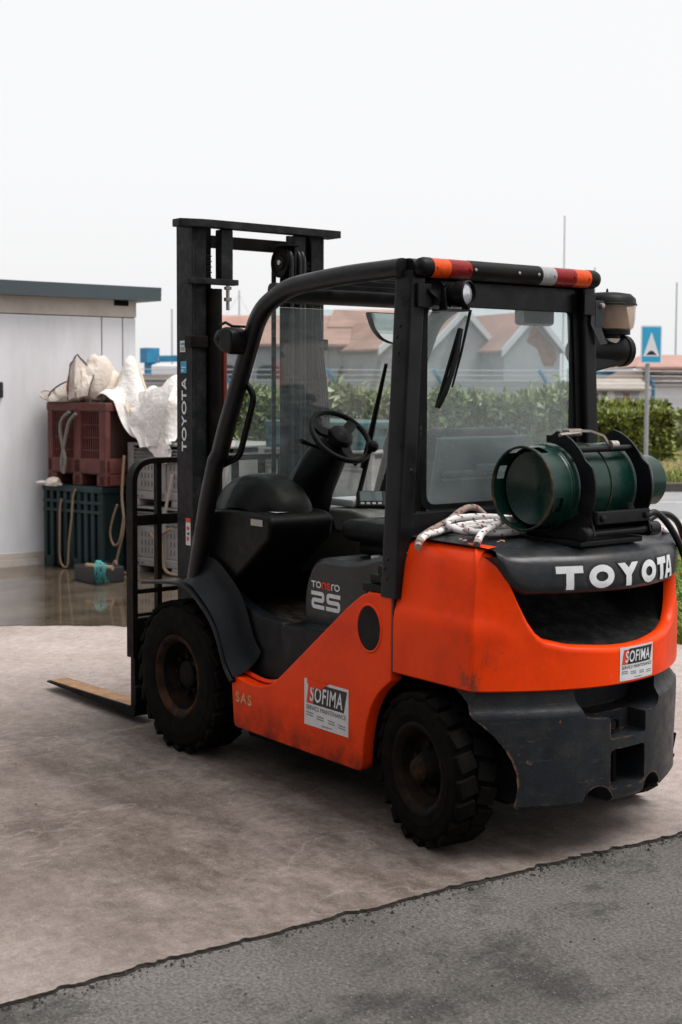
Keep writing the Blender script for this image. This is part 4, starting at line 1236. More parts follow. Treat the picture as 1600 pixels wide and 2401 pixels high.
def subdiv2d(VF, n=2):
    b_ = bmesh.new()
    vv = [b_.verts.new((p[0], p[1], 0)) for p in VF[0]]
    for f in VF[1]: b_.faces.new([vv[i] for i in f])
    bmesh.ops.triangulate(b_, faces=b_.faces[:])
    bmesh.ops.subdivide_edges(b_, edges=b_.edges[:], cuts=n, use_grid_fill=True)
    b_.verts.index_update()
    V = np.array([v.co[:2] for v in b_.verts]); F = [tuple(v.index for v in f.verts) for f in b_.faces]
    b_.free()
    return V, F
for ch, ya, yb in LET:
    w, h, t = ya - yb, .080, .027
    q = MB()
    put2d(q, subdiv2d(glyph(ch, w, h, t), 2), lambda u, v, ya=ya: on_cowl(-ya + u, v, .0045))
    q.build('letter', M['white'], cowl)
    q = MB()
    e = .007
    put2d(q, subdiv2d(glyph(ch, w + 2 * e, h + 2 * e, t + 2 * e), 2), lambda u, v, ya=ya: on_cowl(-ya - e + u, v - e, .002))
    q.build('letter_recess', M['ink'], cowl)

# ---- cast lower counterweight
def outline(ins):
    return [(x - nx * ins, y - ny * ins) for (x, y, nx, ny) in PL]
zz = [(.178, .03), (.186, .012), (.20, .0), (.50, .0), (.516, .002), (.524, .010), (.545, .026), (.594, .030)]
mb = MB()
rows = [[Vector((p[0], p[1], z)) for p in outline(i_)] for z, i_ in zz]
n_ = len(PL)
base = len(mb.v)
mb.grid(rows)
f0 = tuple(range(n_)); f1 = tuple((len(zz) - 1) * n_ + i for i in range(n_))
mb.f.append(f0); mb.f.append(f1[::-1])
mb.f.append(tuple([r_ * n_ for r_ in range(len(zz))] + [r_ * n_ + n_ - 1 for r_ in range(len(zz))][::-1]))
cw = mb.build('counterweight', M['iron'], TR, angle=30)
def cutter(b_):
    o = b_.build('cut', M['iron'], None)
    return o
cuts = []
for s in (1, -1):
    cuts.append(cutter(MB().lathe([(0, -.5), (.345, -.5), (.345, .5), (0, .5)], (0, s * .85, .27), 'y', 48)))
cuts.append(cutter(MB().prism([(p.x, p.y) for p in fillet([(.225, .62), (.195, .492), (.09, .480), (.085, .478), (-.085, .478), (-.195, .485), (-.225, .62)], [0, .03, 0, .01, .02, .03, 0], 4)], 'x', -.60, -.30)))
cuts.append(cutter(MB().prism([(p.x, p.y) for p in fillet([(.088, .50), (.088, .405), (-.100, .405), (-.100, .50)], [0, .012, .012, 0], 4)], 'x', -.60, -.385)))
cuts.append(cutter(MB().prism([(p.x, p.y) for p in fillet([(.086, .228), (-.098, .228), (-.098, .368), (.086, .368)], .022, 4, closed=True)], 'x', -.62, -.26)))
for yc in (.137, -.150):
    cuts.append(cutter(MB().prism([(yc + .066 * math.cos(a), .178 + .066 * math.sin(a) * 1.05) for a in np.linspace(0, 2 * math.pi, 28)[:-1]], 'x', -.62, -.24)))
boolean(cw, cuts, bevel=.0055)
lk = cw.location.copy()
# drawbar pin and its ring
q = MB().tube([(-.40, -.005, .20), (-.40, -.005, .41)], .013, 10)
q.build('tow_pin', M['steel_dark'], cw)
q = MB().tube([(-.415, .012 + .026 * math.cos(a), .432 + .026 * math.sin(a)) for a in np.linspace(0, 2 * math.pi, 20)[:-1]], .0065, 8, closed=True)
q.build('pin_ring', M['steel_dark'], cw)

# ---- side panels in red orange
SP = [(.166, .872), (.318, .868), (.425, .795), (.862, .452), (.925, .412), (1.0, .392), (1.08, .392), (1.205, .412), (1.185, .190), (.332, .187), (.322, .311), (.296, .415), (.248, .498), (.168, .560)]
SPf = fillet([(p[0], p[1]) for p in SP], [0, .05, 0, .05, .06, .05, .04, .03, .03, .03, .03, .05, .05, 0], 5)
SPf = [(p.x, p.y) for p in SPf]
for s in (1, -1):
    mb = MB().prism(SPf, 'y', s * .490, s * .546, .008, 2)
    sp = mb.build('side_panel', M['orange'], TR, angle=40)
    MB().prism([(.291 + .066 * math.cos(a), .735 + .084 * math.sin(a)) for a in np.linspace(0, 2 * math.pi, 40)[:-1]], 'y', s * .540, s * .5480, .001).build('vent_grille', M['plastic'], sp)
    MB().tube([(.291 + .069 * math.cos(a), s * .545, .735 + .087 * math.sin(a)) for a in np.linspace(0, 2 * math.pi, 49)[:-1]], .0055, 8, closed=True).build('vent_lip', M['orange'], sp, angle=60)
    # rubber lip following the slope behind the panel
    pth = [(p[0] - .004, s * .487, p[1] + .010) for p in SP[1:8]]
    MB().tube(fillet(pth, .05, 5), .010, 8).build('panel_trim', M['orange'], sp)

# sticker on the side panel and on the rear: sheet, red wedge, black block, lettering
def sofima(parent, f, w, h):
    q = MB(); put2d(q, subdiv2d((np.array([(0, 0), (w, 0), (w, h), (0, h)]), [(0, 1, 2, 3)]), 5), lambda u, v: f(u, v, .0008))
    st = q.build('sticker', M['decal'], parent)
    q = MB(); put2d(q, subdiv2d((np.array([(.05 * w, .48 * h), (.20 * w, .48 * h), (.24 * w, .92 * h), (.10 * w, .92 * h)]), [(0, 1, 2, 3)]), 3), lambda u, v: f(u, v, .0014))
    q.build('print', M['redink'], st)
    q = MB(); put2d(q, subdiv2d((np.array([(.205 * w, .48 * h), (.90 * w, .48 * h), (.97 * w, .94 * h), (.245 * w, .94 * h)]), [(0, 1, 2, 3)]), 4), lambda u, v: f(u, v, .0014))
    q.build('print', M['ink'], st)
    V, F = text2d('SOFIMA', .74 * w, .34 * h, .016, 1.12)
    V = V + np.array([.13 * w, .535 * h]); V[:, 0] += (V[:, 1] - .53 * h) * .1
    q = MB(); put2d(q, (V, F), lambda u, v: f(u, v, .0022)); q.build('print', M['white'], st)
    V, F = text2d('SERVICE MAINTENANCE', .9 * w, .095 * h, 0)
    V = V + np.array([.05 * w, .345 * h])
    q = MB(); put2d(q, (V, F), lambda u, v: f(u, v, .0016)); q.build('print', M['ink'], st)
    q = MB()
    for (a, b_, wd) in ((.05, .27, .16), (.29, .235, .16), (.55, .215, .15), (.78, .19, .16)):
        for j in range(2):
            put2d(q, (np.array([(a * w, (b_ - .055 * j) * h), ((a + wd) * w, (b_ - .055 * j - .01) * h), ((a + wd) * w, (b_ - .055 * j + .018) * h), (a * w, (b_ - .055 * j + .026) * h)]), [(0, 1, 2, 3)]), lambda u, v: f(u, v, .0016))
    q.build('print', M['inkgrey'], st)
    V, F = text2d('www.sofima.fr', .24 * w, .045 * h, 0)
    V = V + np.array([.40 * w, .05 * h])
    q = MB(); put2d(q, (V, F), lambda u, v: f(u, v, .0016)); q.build('print', M['ink'], st)
    return st
PNL = [o for o in TR.children if o.name.startswith('side_panel')][0]
st = sofima(PNL, lambda u, v, pr: Vector((.686 - u, .5465 + pr, .302 + v)), .276, .182)
# torn corner of that sticker: a bite of paint shows through
q = MB(); put2d(q, (np.array([(.02, .165), (.05, .150), (.075, .155), (.105, .150), (.135, .17), (.16, .183), (.02, .183)]), [(0, 1, 2, 3, 4, 5, 6)]), lambda u, v: Vector((.686 - u, .5465 + .003, .302 + v)))
q.build('torn_edge', M['orange'], st)
sofima(TR, lambda u, v, pr: Vector((xr(.05 - u) - pr - .0008, .052 - u, .604 + v)), .190, .118)
# worn lettering at the front of the side panel
V, F = text2d('SAS', .115, .045, .03, 1.25)
q = MB(); put2d(q, (V, F), lambda u, v: Vector((1.165 - u, .5475, .300 + v)))
q.build('worn_lettering', pbr('worn_print', (.55, .30, .15), .5, dirt=(.62, .06, .012), dirt_amt=1.0, dirt_scale=26, var=.3, nscale=30), PNL)

# ---- chassis, axles, floor, step
mb = MB()
mb.box((-.12, -.36, .20), (.34, .36, .60), .02)
mb.box((.30, -.47, .135), (1.20, .47, .40), .02)
mb.box((-.22, -.34, .155), (.34, .34, .30), .02)
mb.box((1.18, -.36, .13), (1.78, .36, .62), .02)
mb.box((.05, -.44, .55), (.45, .44, .86), .01)
mb.tube([(0, -.45, .27), (0, .45, .27)], .07, 16)
mb.tube([(1.6, -.42, .335), (1.6, .42, .335)], .10, 16)
mb.build('chassis', M['steel_dark'], TR)
box_at('floor_plate', (.90, -.455, .615), (1.60, .445, .645), M['mat'], TR, .008)
# step well on the near side and its twin
for s in (1, -1):
    mb = MB()
    mb.box((.86, s * .34, .365), (1.24, s * .505, .388), .006)
    mb.build('step_plate', M['mat'], TR)
    mb = MB().prism([(p.x, p.y) for p in fillet([(.50, .40), (.90, .40), (.935, .655), (.50, .675)], [0, .02, .03, 0], 4)], 'y', s * .33, s * .487, .012)
    mb.build('step_riser', M['fender'], TR)
    # wall beside the floor mat, rising to the front
    pl = [(.90, .40), (.95, .655), (1.10, .660), (1.25, .700), (1.40, .765), (1.57, .865), (1.60, .95), (1.66, .95), (1.66, .40)]
    mb = MB().prism([(p.x, p.y) for p in fillet(pl, [0, .02, .05, .08, .1, .05, .03, .02, 0], 4)], 'y', s * .40, s * .462, .014)
    mb.build('cowl_side', M['fender'], TR)
    # front mudguard
    arc = fillet([(1.90, .725), (1.64, .755), (1.50, .75), (1.30, .62), (1.215, .44), (1.165, .392)], [0, .08, .12, .14, .06, 0], 7)
    top = [(p.x, p.y) for p in arc]
    bot = [(p.x + .010, p.y - .014) for p in arc][::-1]
    mb = MB().prism(top + bot, 'y', s * .40, s * .572, .004)
    mb.build('mudguard', M['fender'], TR)
    rows = []
    for t in np.linspace(0, 1, 6):
        rr = []
        for p in arc[8:]:
            rr.append(Vector((p.x - .08 * t, s * (.56 - .085 * t - .02 * math.sin(t * math.pi)), p.y + .012 + (.05) * t + .06 * t * t)))
        rows.append(rr)
    MB().grid(rows).build('mudguard_flare', M['fender'], TR, angle=60)

# ---- engine hood under the seat
hoodp = fillet([(.17, .60), (.945, .60), (.945, .80), (.87, .925), (.62, .925), (.42, .985), (.17, .985)], [0, 0, .08, .06, .10, .10, 0], 6)
mb = MB().prism([(p.x, p.y) for p in hoodp], 'y', -.362, .362, .028, 4)
hood = mb.build('engine_hood', M['cowl'], TR, angle=40)
box_at('hood_latch', (.60, .12, .925), (.68, .22, .940), M['decal'], hood, .004)
# model name on the hood side, five letters and two figures
def hd(u, v): return Vector((.886 - u, .3635, .715 + v))
for tx, x0, w, h_ in (('T', 0, .030, .028), ('O', .032, .034, .028), ('r', .131, .022, .024), ('O', .152, .036, .028)):
    q = MB()
    if tx == 'T': VF = glyph('T', w, h_, .0065)
    elif tx == 'O': VF = ring(w, h_, .0065)
    else: VF = stroke([(.004, 0), (.004, h_), (.022, h_)], .0065, .008)
    put2d(q, (VF[0] + np.array([x0, .086]), VF[1]), hd)
    q.build('model_lettering', M['white'], hood)
for pl_ in ([(.074, .086), (.074, .1105), (.095, .1105), (.095, .086)], [(.125, .1105), (.106, .1105), (.106, .0885), (.125, .0885)], [(.112, .0995), (.124, .0995)]):
    q = MB(); put2d(q, stroke(pl_, .0065, .007 if len(pl_) > 2 else 0), hd); q.build('model_lettering', M['orange'], hood)
for pl_ in ([(0, .064), (.080, .064), (.080, .0365), (.011, .0365), (.011, .009), (.088, .009)], [(.192, .064), (.110, .064), (.110, .0365), (.183, .0365), (.183, .009), (.099, .009)]):
    q = MB(); put2d(q, stroke(pl_, .0165, .010, 4), hd); q.build('model_number', M['white'], hood)
# panel between hood, window and cowl
box_at('rear_bulkhead', (.155, -.46, .95), (.20, .46, 1.165), M['frame'], TR, .01)
# ribbed trim at the foot of the rear pillar
for s in (1, -1):
    mb = MB()
    for i in range(3):
        mb.box((.150 + .010 * i, s * .40, .868 + .034 * i), (.345 - .035 * i, s * .540 - s * .008 * i, .900 + .034 * i), .008)
    mb.build('pillar_foot', M['plastic'], TR)

# ---- seat
mb = MB()
mb.box((.40, -.245, .985), (.86, .245, 1.075), .04, 3)
mb.box((.36, -.19, .93), (.80, .19, .99), .02)
mb.build('seat_cushion', M['seatgrey'], TR)
tilt = Matrix.Translation((.44, 0, 1.05)) @ Matrix.Rotation(R(-12), 4, 'Y')
bk = MB().box((-.075, -.265, -.02), (.055, .235, .42), .07, 4, tilt).build('seat_back', M['seatgrey'], TR)
mb = MB()
mb.box((-.092, -.255, .06), (-.07, .225, .405), .05, 3, tilt)
mb.box((-.105, -.225, .255), (-.088, .195, .275), .006, 2, tilt)
mb.box((-.112, -.10, .262), (-.088, .03, .30), .012, 2, tilt)
mb.box((-.105, -.225, .235), (-.088, .195, .245), .004, 2, tilt)
mb.build('seat_shell', M['shell'], bk)
box_at('seat_lap_bar', (.36, -.27, 1.06), (.52, -.245, 1.30), M['plastic'], bk, .012)

# ---- dashboard
dsh = fillet([(1.06, .98), (1.04, 1.065), (1.10, 1.092), (1.50, 1.082), (1.62, 1.02), (1.62, .62), (1.52, .62)], [0, .03, .03, .05, .05, 0, 0], 4)
dash = MB().prism([(p.x, p.y) for p in dsh], 'y', .12, .455, .02, 3).build('dashboard', M['plastic'], TR, angle=40)
mb = MB()
mb.prism([(p.x, p.y) for p in fillet([(1.30, .80), (1.26, .98), (1.30, 1.045), (1.56, 1.045), (1.62, .98), (1.62, .62)], [0, .03, .03, .04, .04, 0], 4)], 'y', -.455, .12, .016, 3)
mb.build('dash_centre', M['plastic'], dash)
# lever housing dome
rows = []
for i in range(19):
    a = math.pi * i / 18
    rr = []
    for j in range(13):
        t = -1 + 2 * j / 12
        k_ = (1 - abs(t) ** 3.2) ** .5 if abs(t) < 1 else 0
        rr.append(Vector((1.335 - .255 * math.cos(a) * (.45 + .55 * k_), .285 + .135 * t, 1.075 + .165 * math.sin(a) * (.12 + .88 * k_))))
    rows.append(rr)
MB().grid(rows).build('dash_dome', M['plastic'], dash, angle=70)
q = MB().add([(1.185, .315, 1.0935), (1.185, .405, 1.0935), (1.085, .395, 1.0915), (1.085, .30, 1.0915)], [(0, 1, 2, 3)])
q.build('instruction_label', M['decal'], dash)
q = MB().add([(1.185, .313, 1.0950), (1.185, .405, 1.0950), (1.172, .405, 1.0950), (1.172, .313, 1.0950)], [(0, 1, 2, 3)])
q.build('instruction_label', M['yellow'], dash)
q = MB().box((1.1, .456, 1.035), (1.185, .458, 1.062), 0)
q.build('warning_label', M['decalgrey'], dash)
q = MB(); put2d(q, (np.array([(0, 0), (.02, 0), (.01, .018)]), [(0, 1, 2)]), lambda u, v: Vector((1.178 - u, .4586, 1.040 + v))); q.build('warning_label', M['yellow'], dash)
# right console: pale top, display on its wedge, cup holder, armrest
con = MB().prism([(p.x, p.y) for p in fillet([(1.00, .985), (1.02, 1.05), (1.16, 1.072), (1.52, 1.060), (1.56, .95)], [0, .03, .03, .04, 0], 4)], 'y', -.455, -.06, .014, 3).build('side_console', pbr('console_grey', (.12, .12, .115), .3, var=.3, nscale=8, dirt=(.30, .28, .25), dirt_amt=.4), TR)
Md = Matrix.Translation((1.205, -.215, 1.10)) @ Matrix.Rotation(R(-36), 4, 'Z') @ Matrix.Rotation(R(-42), 4, 'Y')
dp = MB().box((-.052, -.066, -.022), (.052, .066, .022), .012, 3, Md).build('display', M['plastic'], con)
MB().box((-.018, -.05, .0222), (.040, .05, .0236), .0, 1, Md).build('display_screen', M['screen'], dp)
q = MB()
for i in range(4): q.box((-.040, -.046 + i * .026, .0222), (-.026, -.029 + i * .026, .0245), .002, 1, Md)
q.build('display_buttons', M['decalgrey'], dp)
cup = MB().lathe([(.052, -.02), (.060, .028), (.066, .034), (.066, .028), (.050, .022), (.044, -.02), (0, -.02)], (1.085, -.36, 1.075), 'z', 28).build('cup_holder', M['plastic'], con)
MB().box((1.24, -.37, 1.072), (1.42, -.14, 1.108), .012, 2).build('manual', M['decal'], con)
mb = MB()
mb.prism([(p.x, p.y) for p in fillet([(.66, 1.02), (.70, 1.075), (.95, 1.055), (1.03, 1.02), (.98, .96), (.70, .94)], [.02, .03, .05, .03, .04, .02], 4, closed=True)], 'y', -.40, -.28, .02, 3)
mb.build('armrest', pbr('glossy_black', (.013, .013, .014), .15, var=.1), TR)

# ---- steering
SW = Vector((1.155, .0, 1.400))
Ms = Matrix.Translation(SW) @ Matrix.Rotation(R(-46), 4, 'Y')
ring_ = [Ms @ Vector((.143 * math.cos(a), .143 * math.sin(a), 0)) for a in np.linspace(0, 2 * math.pi, 49)[:-1]]
steer = MB().tube(ring_, .0125, 12, closed=True).build('steering_wheel', M['plastic'], TR, angle=60)
mb = MB()
for a in (180, 55, -55):
    a_ = R(a)
    pth = [Ms @ Vector((.04 * math.cos(a_), .04 * math.sin(a_), -.012)), Ms @ Vector((.09 * math.cos(a_), .09 * math.sin(a_), -.018)), Ms @ Vector((.140 * math.cos(a_), .140 * math.sin(a_), 0))]
    mb.tube(pth, 1, prof=[(u * .024, w * .008) for u, w in RECT], up=(Ms.to_3x3() @ Vector((0, 0, 1)))[:])
mb.build('wheel_spoke', M['plastic'], steer)
prof = [(0, .030), (.03, .027), (.052, .014), (.060, -.005), (.056, -.035), (.04, -.06), (0, -.06)]
MB().lathe(prof, (0, 0, 0), 'z', 28, Ms.to_3x3()).build('wheel_hub', M['plastic'], steer)
hubo = [o for o in steer.children if o.name.startswith('wheel_hub')][0]
hubo.location = hubo.location + SW
kn = Ms @ Vector((-.133 * .2, -.137, .035))
kn = Ms @ Vector((-.105, -.095, .034))
MB().lathe([(0, -.03), (.010, -.03), (.012, -.008), (.022, .0), (.026, .014), (.022, .030), (.010, .038), (0, .039)], kn, 'z', 20, Ms.to_3x3()).build('spinner_knob', M['plastic'], steer)
mb = MB()
d_ = Ms.to_3x3() @ Vector((0, 0, -1))
mb.tube([SW + d_ * .03, SW + d_ * .16, SW + d_ * .30 + Vector((0, 0, -.02)), SW + d_ * .40 + Vector((0, 0, -.14)), Vector((1.42, 0, .95))], [.055, .075, .088, .095, .10], prof=rrect(1.15, 1.0, .4), up=(0, 1, 0))
mb.build('steering_column', M['plastic'], TR, angle=40)
mb = MB()
mb.tube([SW + d_ * .10, SW + d_ * .10 + Vector((.0, .10, .03)), SW + d_ * .09 + Vector((.01, .16, .045))], [.008, .008, .012], 8)
mb.tube([SW + d_ * .10, SW + d_ * .12 + Vector((-.03, -.09, -.01)), SW + d_ * .14 + Vector((-.05, -.13, -.03))], [.008, .008, .014], 8)
mb.build('column_lever', M['plastic'], TR)

# ---- overhead guard
GY = .482
fp = [(1.570, .74), (1.462, 1.121), (1.358, 1.39), (1.160, 1.78), (1.085, 1.925), (.90, 2.012), (.55, 2.040), (.19, 2.046)]
fpp = fillet(fp, [0, .1, .1, .1, .16, .16, .15, 0], 6)
for s in (1, -1):
    pth = [(p.x, s * (GY + .012 * (p.y < 1.3)), p.y) for p in fpp]
    mb = MB().tube(pth, 1, prof=rrect(.036, .034, .45, 4), up=(0, 1, 0))
    mb.build('guard_rail', M['frame'], TR, angle=40)
    # rear pillar, wider apart at the foot
    mb = MB()
    ytop, ybot = .452, .515
    prof = rrect(.048, .036, .22, 3)
    mb.tube([(.182, s * ybot, .86), (.182, s * (ybot + ytop) / 2, 1.45), (.182, s * ytop, 2.035)], 1, prof=[(u, w) for u, w in prof], up=(0, 1, 0))
    rp = mb.build('rear_pillar', M['frame'], TR, angle=30)
    for (z, dx) in ((1.84, -.01), (1.80, .006), (1.745, -.008), (1.00, .0), (.965, .014), (.93, 0)):
        yo = ybot + (ytop - ybot) * (z - .86) / 1.175
        if s > 0: MB().lathe([(0, .004), (.006, .003), (.008, 0)], (.195 + dx, s * (yo + .036), z), 'y', 10).build('bolt', M['frame'], rp)
    for z in (1.32, 1.02):
        yo = ybot + (ytop - ybot) * (z - .86) / 1.175
        MB().lathe([(0, -.004), (.006, -.003), (.008, 0)], (.134, s * (yo - .006), z), 'x', 10).build('bolt', M['frame'], rp)
    # black seal between pillar and window
    MB().tube([(.178, s * (ybot - .052), 1.0), (.178, s * (ytop - .052), 1.99)], 1, prof=[(u * .016, w * .018) for u, w in RECT], up=(0, 1, 0)).build('window_seal', M['plastic'], TR)
    MB().box((.118, s * .405, 1.905), (.136, s * .470, 1.99), .004).build('pillar_bracket', M['frame'], rp)
mb = MB().tube([(.19, -.46, 2.046), (.19, .46, 2.046)], 1, prof=rrect(.036, .036, .4, 3), up=(0, 0, 1))
mb.build('guard_rear_beam', M['frame'], TR, angle=40)
mb = MB().tube([(1.02, -.46, 2.000), (1.02, .46, 2.000)], 1, prof=rrect(.040, .040, .4, 3), up=(0, 0, 1))
mb.build('guard_front_beam', M['frame'], TR, angle=40)
for i in range(7):
    x = .29 + i * .105
    z = 2.050 - (.012 if i > 4 else 0) - (.010 if i > 5 else 0)
    pth = [(x, y, z + .006 * math.cos(y * 3)) for y in np.linspace(-.47, .47, 9)]
    MB().tube(pth, 1, prof=[(u * .017, w * .016) for u, w in RECT], up=(0, 0, 1)).build('roof_bar', M['frame'], TR)
# rear header under the light bar
box_at('guard_header', (.165, -.42, 1.915), (.185, .42, 2.01), M['frame'], TR, .004)

# ---- light bar with lenses
LB = Vector((.118, 0, 2.046))
def capsule(y0, y1, r0=.0365, rz=.0365, end0=False, end1=False):
    pts = []
    if end0: pts += [(0, y0), (.6, y0 + .004), (.86, y0 + .012), (1, y0 + .03)]
    else: pts += [(0, y0), (1, y0)]
    if end1: pts += [(1, y1 - .03), (.86, y1 - .012), (.6, y1 - .004), (0, y1)]
    else: pts += [(1, y1), (0, y1)]
    m_ = MB().lathe([(p[0] * r0, p[1]) for p in pts], LB, 'y', 28)
    return m_
lb = capsule(-.475, -.408, end0=True).build('light_bar', M['plastic'], TR, angle=50)
for (a, b_) in ((-.131, .237), (.424, .482)):
    capsule(a, b_, end1=(b_ > .45)).build('bar_section', M['plastic'], lb, angle=50)
for (a, b_, m_) in ((-.4075, -.322, 'amber'), (-.3215, -.209, 'redlens'), (-.2085, -.1315, 'clearlens'), (.238, .342, 'redlens'), (.3425, .4235, 'amber')):
    q = capsule(a, b_, .0355)
    for yy in ((a + .012,) if m_ != 'amber' else (a + .015 if a < 0 else b_ - .015,)):
        q.lathe([(0, -.040), (.006, -.039), (.007, -.03)], LB + Vector((0, yy, 0)), 'x', 10)
    q.build('lens', M[m_], lb, angle=50)
q = MB()
for yy in (.225, .0, -.105): q.lathe([(0, -.041), (.006, -.039), (.007, -.03)], LB + Vector((0, yy, .0)), 'x', 10)
q.build('bar_screws', M['chrome'], lb)

# ---- rear window, wiper, windscreen
def pane(name, f, w, h, r, mat, th=.006):
    o2 = fillet([(-w, -h), (w, -h), (w, h), (-w, h)], r, 6, closed=True)
    n = len(o2)
    A = [f(p.x, p.y, 0) for p in o2]; B = [f(p.x, p.y, th) for p in o2]
    fs_ = [tuple(range(n)), tuple(range(n, 2 * n))[::-1]] + [(i, (i + 1) % n, n + (i + 1) % n, n + i) for i in range(n)]
    return MB().add(A + B, fs_).build(name, mat, TR, angle=30)
pane('rear_window', lambda u, v, t: Vector((.172 + t, -u, 1.555 + v)), .398, .378, .045, M['rearglass'])
# black border printed round the window
q = MB()
for s in (1, -1):
    o1 = fillet([(-.405, -.384), (.405, -.384), (.405, .384), (-.405, .384)], .05, 6, closed=True)
    o2 = fillet([(-.378, -.366), (.378, -.366), (.378, .362), (-.378, .362)], .045, 6, closed=True)
n = len(o1)
q.add([(.1705, -p.x, 1.555 + p.y) for p in o1] + [(.1705, -p.x, 1.555 + p.y) for p in o2], [(i, (i + 1) % n, n + (i + 1) % n, n + i) for i in range(n)])
q.build('window_border', M['plastic'], TR)
mb = MB()
mb.tube([(.155, .180, 1.905), (.150, .232, 1.74), (.152, .272, 1.62)], [.006, .005, .004], 8)
mb.build('wiper_arm', M['plastic'], TR)
mb = MB()
mb.tube([(.158, .226, 1.835), (.146, .255, 1.745), (.144, .285, 1.665), (.146, .312, 1.60), (.158, .338, 1.545)], 1, prof=[(u * .008, w * .006) for u, w in RECT], up=(1, 0, 0))
mb.tube([(.164, .226, 1.835), (.164, .338, 1.545)], 1, prof=[(u * .006, w * .004) for u, w in RECT], up=(1, 0, 0))
mb.build('wiper_blade', M['plastic'], TR)
box_at('wiper_motor', (.175, -.30, 1.86), (.23, -.12, 1.945), M['plastic'], TR, .015)
# windscreen between the front pillars, leaning back with them
a0, a1 = Vector((1.545, 0, .86)), Vector((1.062, 0, 1.945))
dz = (a1 - a0).normalized()
nz = Vector((-dz.z, 0, dz.x))
mid = (a0 + a1) / 2
def wsf(u, v, t): return mid + Vector((0, -u, 0)) + dz * v + nz * t
pane('windscreen', wsf, .447, (a1 - a0).length / 2, .03, M['windscreen'])
mb = MB()
mb.tube([mid + dz * -.42 + nz * .04 + Vector((0, -.300, 0)), mid + dz * -.02 + nz * .045 + Vector((0, -.272, 0))], [.013, .010], 8)
mb.tube([mid + dz * -.16 + nz * .03 + Vector((0, -.283, 0)), mid + dz * .36 + nz * .03 + Vector((0, -.237, 0))], [.017, .008], 6)
mb.build('windscreen_wiper', M['plastic'], TR)
# grab handle on the near front pillar
gh = [(1.255, .452, 1.655), (1.175, .445, 1.578), (1.287, .445, 1.318), (1.405, .452, 1.278)]
MB().tube(fillet(gh, .035, 5), 1, prof=rrect(.013, .011, .4, 3), up=(0, 1, 0)).build('grab_handle', M['plastic'], TR, angle=40)

# ---- work lamp at the rear
mb = MB()
mb.add([(.150, .435, 2.005), (.150, .335, 2.005), (.150, .320, 1.965), (.10, .318, 1.925), (.09, .345, 1.905), (.10, .425, 1.955)], [(0, 1, 2, 3, 4, 5)])
mb.box((.05, .275, 1.893), (.13, .395, 1.899), .001)
for yy in (.262, .372):
    mb.prism([(.07, 1.897), (.11, 1.897), (.098, 1.975), (.082, 1.975)], 'y', yy, yy + .008, .001)
wlmp = mb.build('lamp_bracket', M['frame'], TR)
ML = Matrix.Rotation(R(14), 4, 'Z')
LC = Vector((.085, .318, 1.955))
ML3 = ML.to_3x3()
MB().lathe([(0, .05), (.030, .05), (.034, .04), (.034, .032), (.040, .030), (.040, .024), (.035, .022), (.035, .014), (.042, .012), (.042, .006), (.037, .004), (.037, -.004), (.046, -.008), (.048, -.052), (.043, -.056), (.041, -.044)], LC, 'x', 28, ML3).build('lamp_housing', M['plastic'], wlmp, angle=40)
MB().lathe([(0, -.052), (.025, -.049), (.041, -.041)], LC, 'x', 28, ML3).build('lamp_glass', M['lampglass'], wlmp, angle=60)

# ---- front lamp on the near pillar
mb = MB()
mb.prism([(p.x, p.y) for p in fillet([(1.13, 1.80), (1.15, 1.745), (1.24, 1.765), (1.255, 1.85), (1.20, 1.865), (1.14, 1.85)], .02, 3, closed=True)], 'y', .50, .585, .014, 2)
fl = mb.build('front_lamp', M['plastic'], TR)
MB().lathe([(0, .045), (.03, .04), (.042, .02), (.042, -.01), (.03, -.03)], (1.245, .545, 1.815), 'x', 24).build('lamp_housing', M['plastic'], fl, angle=50)
MB().tube([(1.26, .56, 1.872), (1.22, .56, 1.882), (1.17, .56, 1.865), (1.12, .53, 1.862)], .006, 6).build('lamp_guard', M['steel_dark'], fl)

# ---- mirror inside the roof
mo = [(0, 0)] + [(.20 * math.cos(a), -.155 * math.sin(a)) for a in np.linspace(0, math.pi / 2, 12)]
mo = [(-.135, .0), (.06, .0), (.06, -.135), (.0, -.138), (-.06, -.118), (-.105, -.075), (-.130, -.02)]
mo = [(p.x, p.y) for p in fillet(mo, .02, 4, closed=True)]
mr = MB().prism([(-.245 - p[0], 1.945 + p[1]) for p in mo], 'x', 1.10, 1.13, .01, 2).build('mirror', M['plastic'], TR)
MB().prism([(-.245 - p[0] * .92 , 1.940 + p[1] * .92) for p in mo], 'x', 1.0975, 1.0995).build('mirror_glass', M['mirror'], mr)
MB().tube([(1.12, -.28, 1.93), (1.08, -.36, 1.99)], .008, 8).build('mirror_stem', M['plastic'], mr)

# ---- air intake pre-cleaner on the far pillar
AC = Vector((.25, -.69, 0))
ai = MB().lathe([(0, 2.012), (0.0522, 2.011), (0.09744, 2.004), (0.1166, 1.986), (0.1201, 1.966), (0.1235, 1.962), (0.1235, 1.957), (0.087, 1.957), (0, 1.957)], AC, 'z', 36).build('intake_cap', M['plastic'], TR, angle=40)
MB().lathe([(0, 2.03), (0.00348, 2.026), (0.00696, 2.010)], AC, 'z', 10).build('intake_nut', M['plastic'], ai)
MB().lathe([(0.1201, 1.957), (0.1166, 1.90), (0.1096, 1.866), (0.09744, 1.856), (0.09483, 1.858), (0.1061, 1.868), (0.1131, 1.90), (0.1166, 1.957)], AC, 'z', 36).build('intake_bowl', M['bowl'], ai, angle=50)
MB().lathe([(0.0783, 1.957), (0.09744, 1.862), (0, 1.862)], AC, 'z', 30).build('intake_cone', pbr('dusty_brown', (.42, .35, .31), .8, var=.15, nscale=12), ai, angle=50)
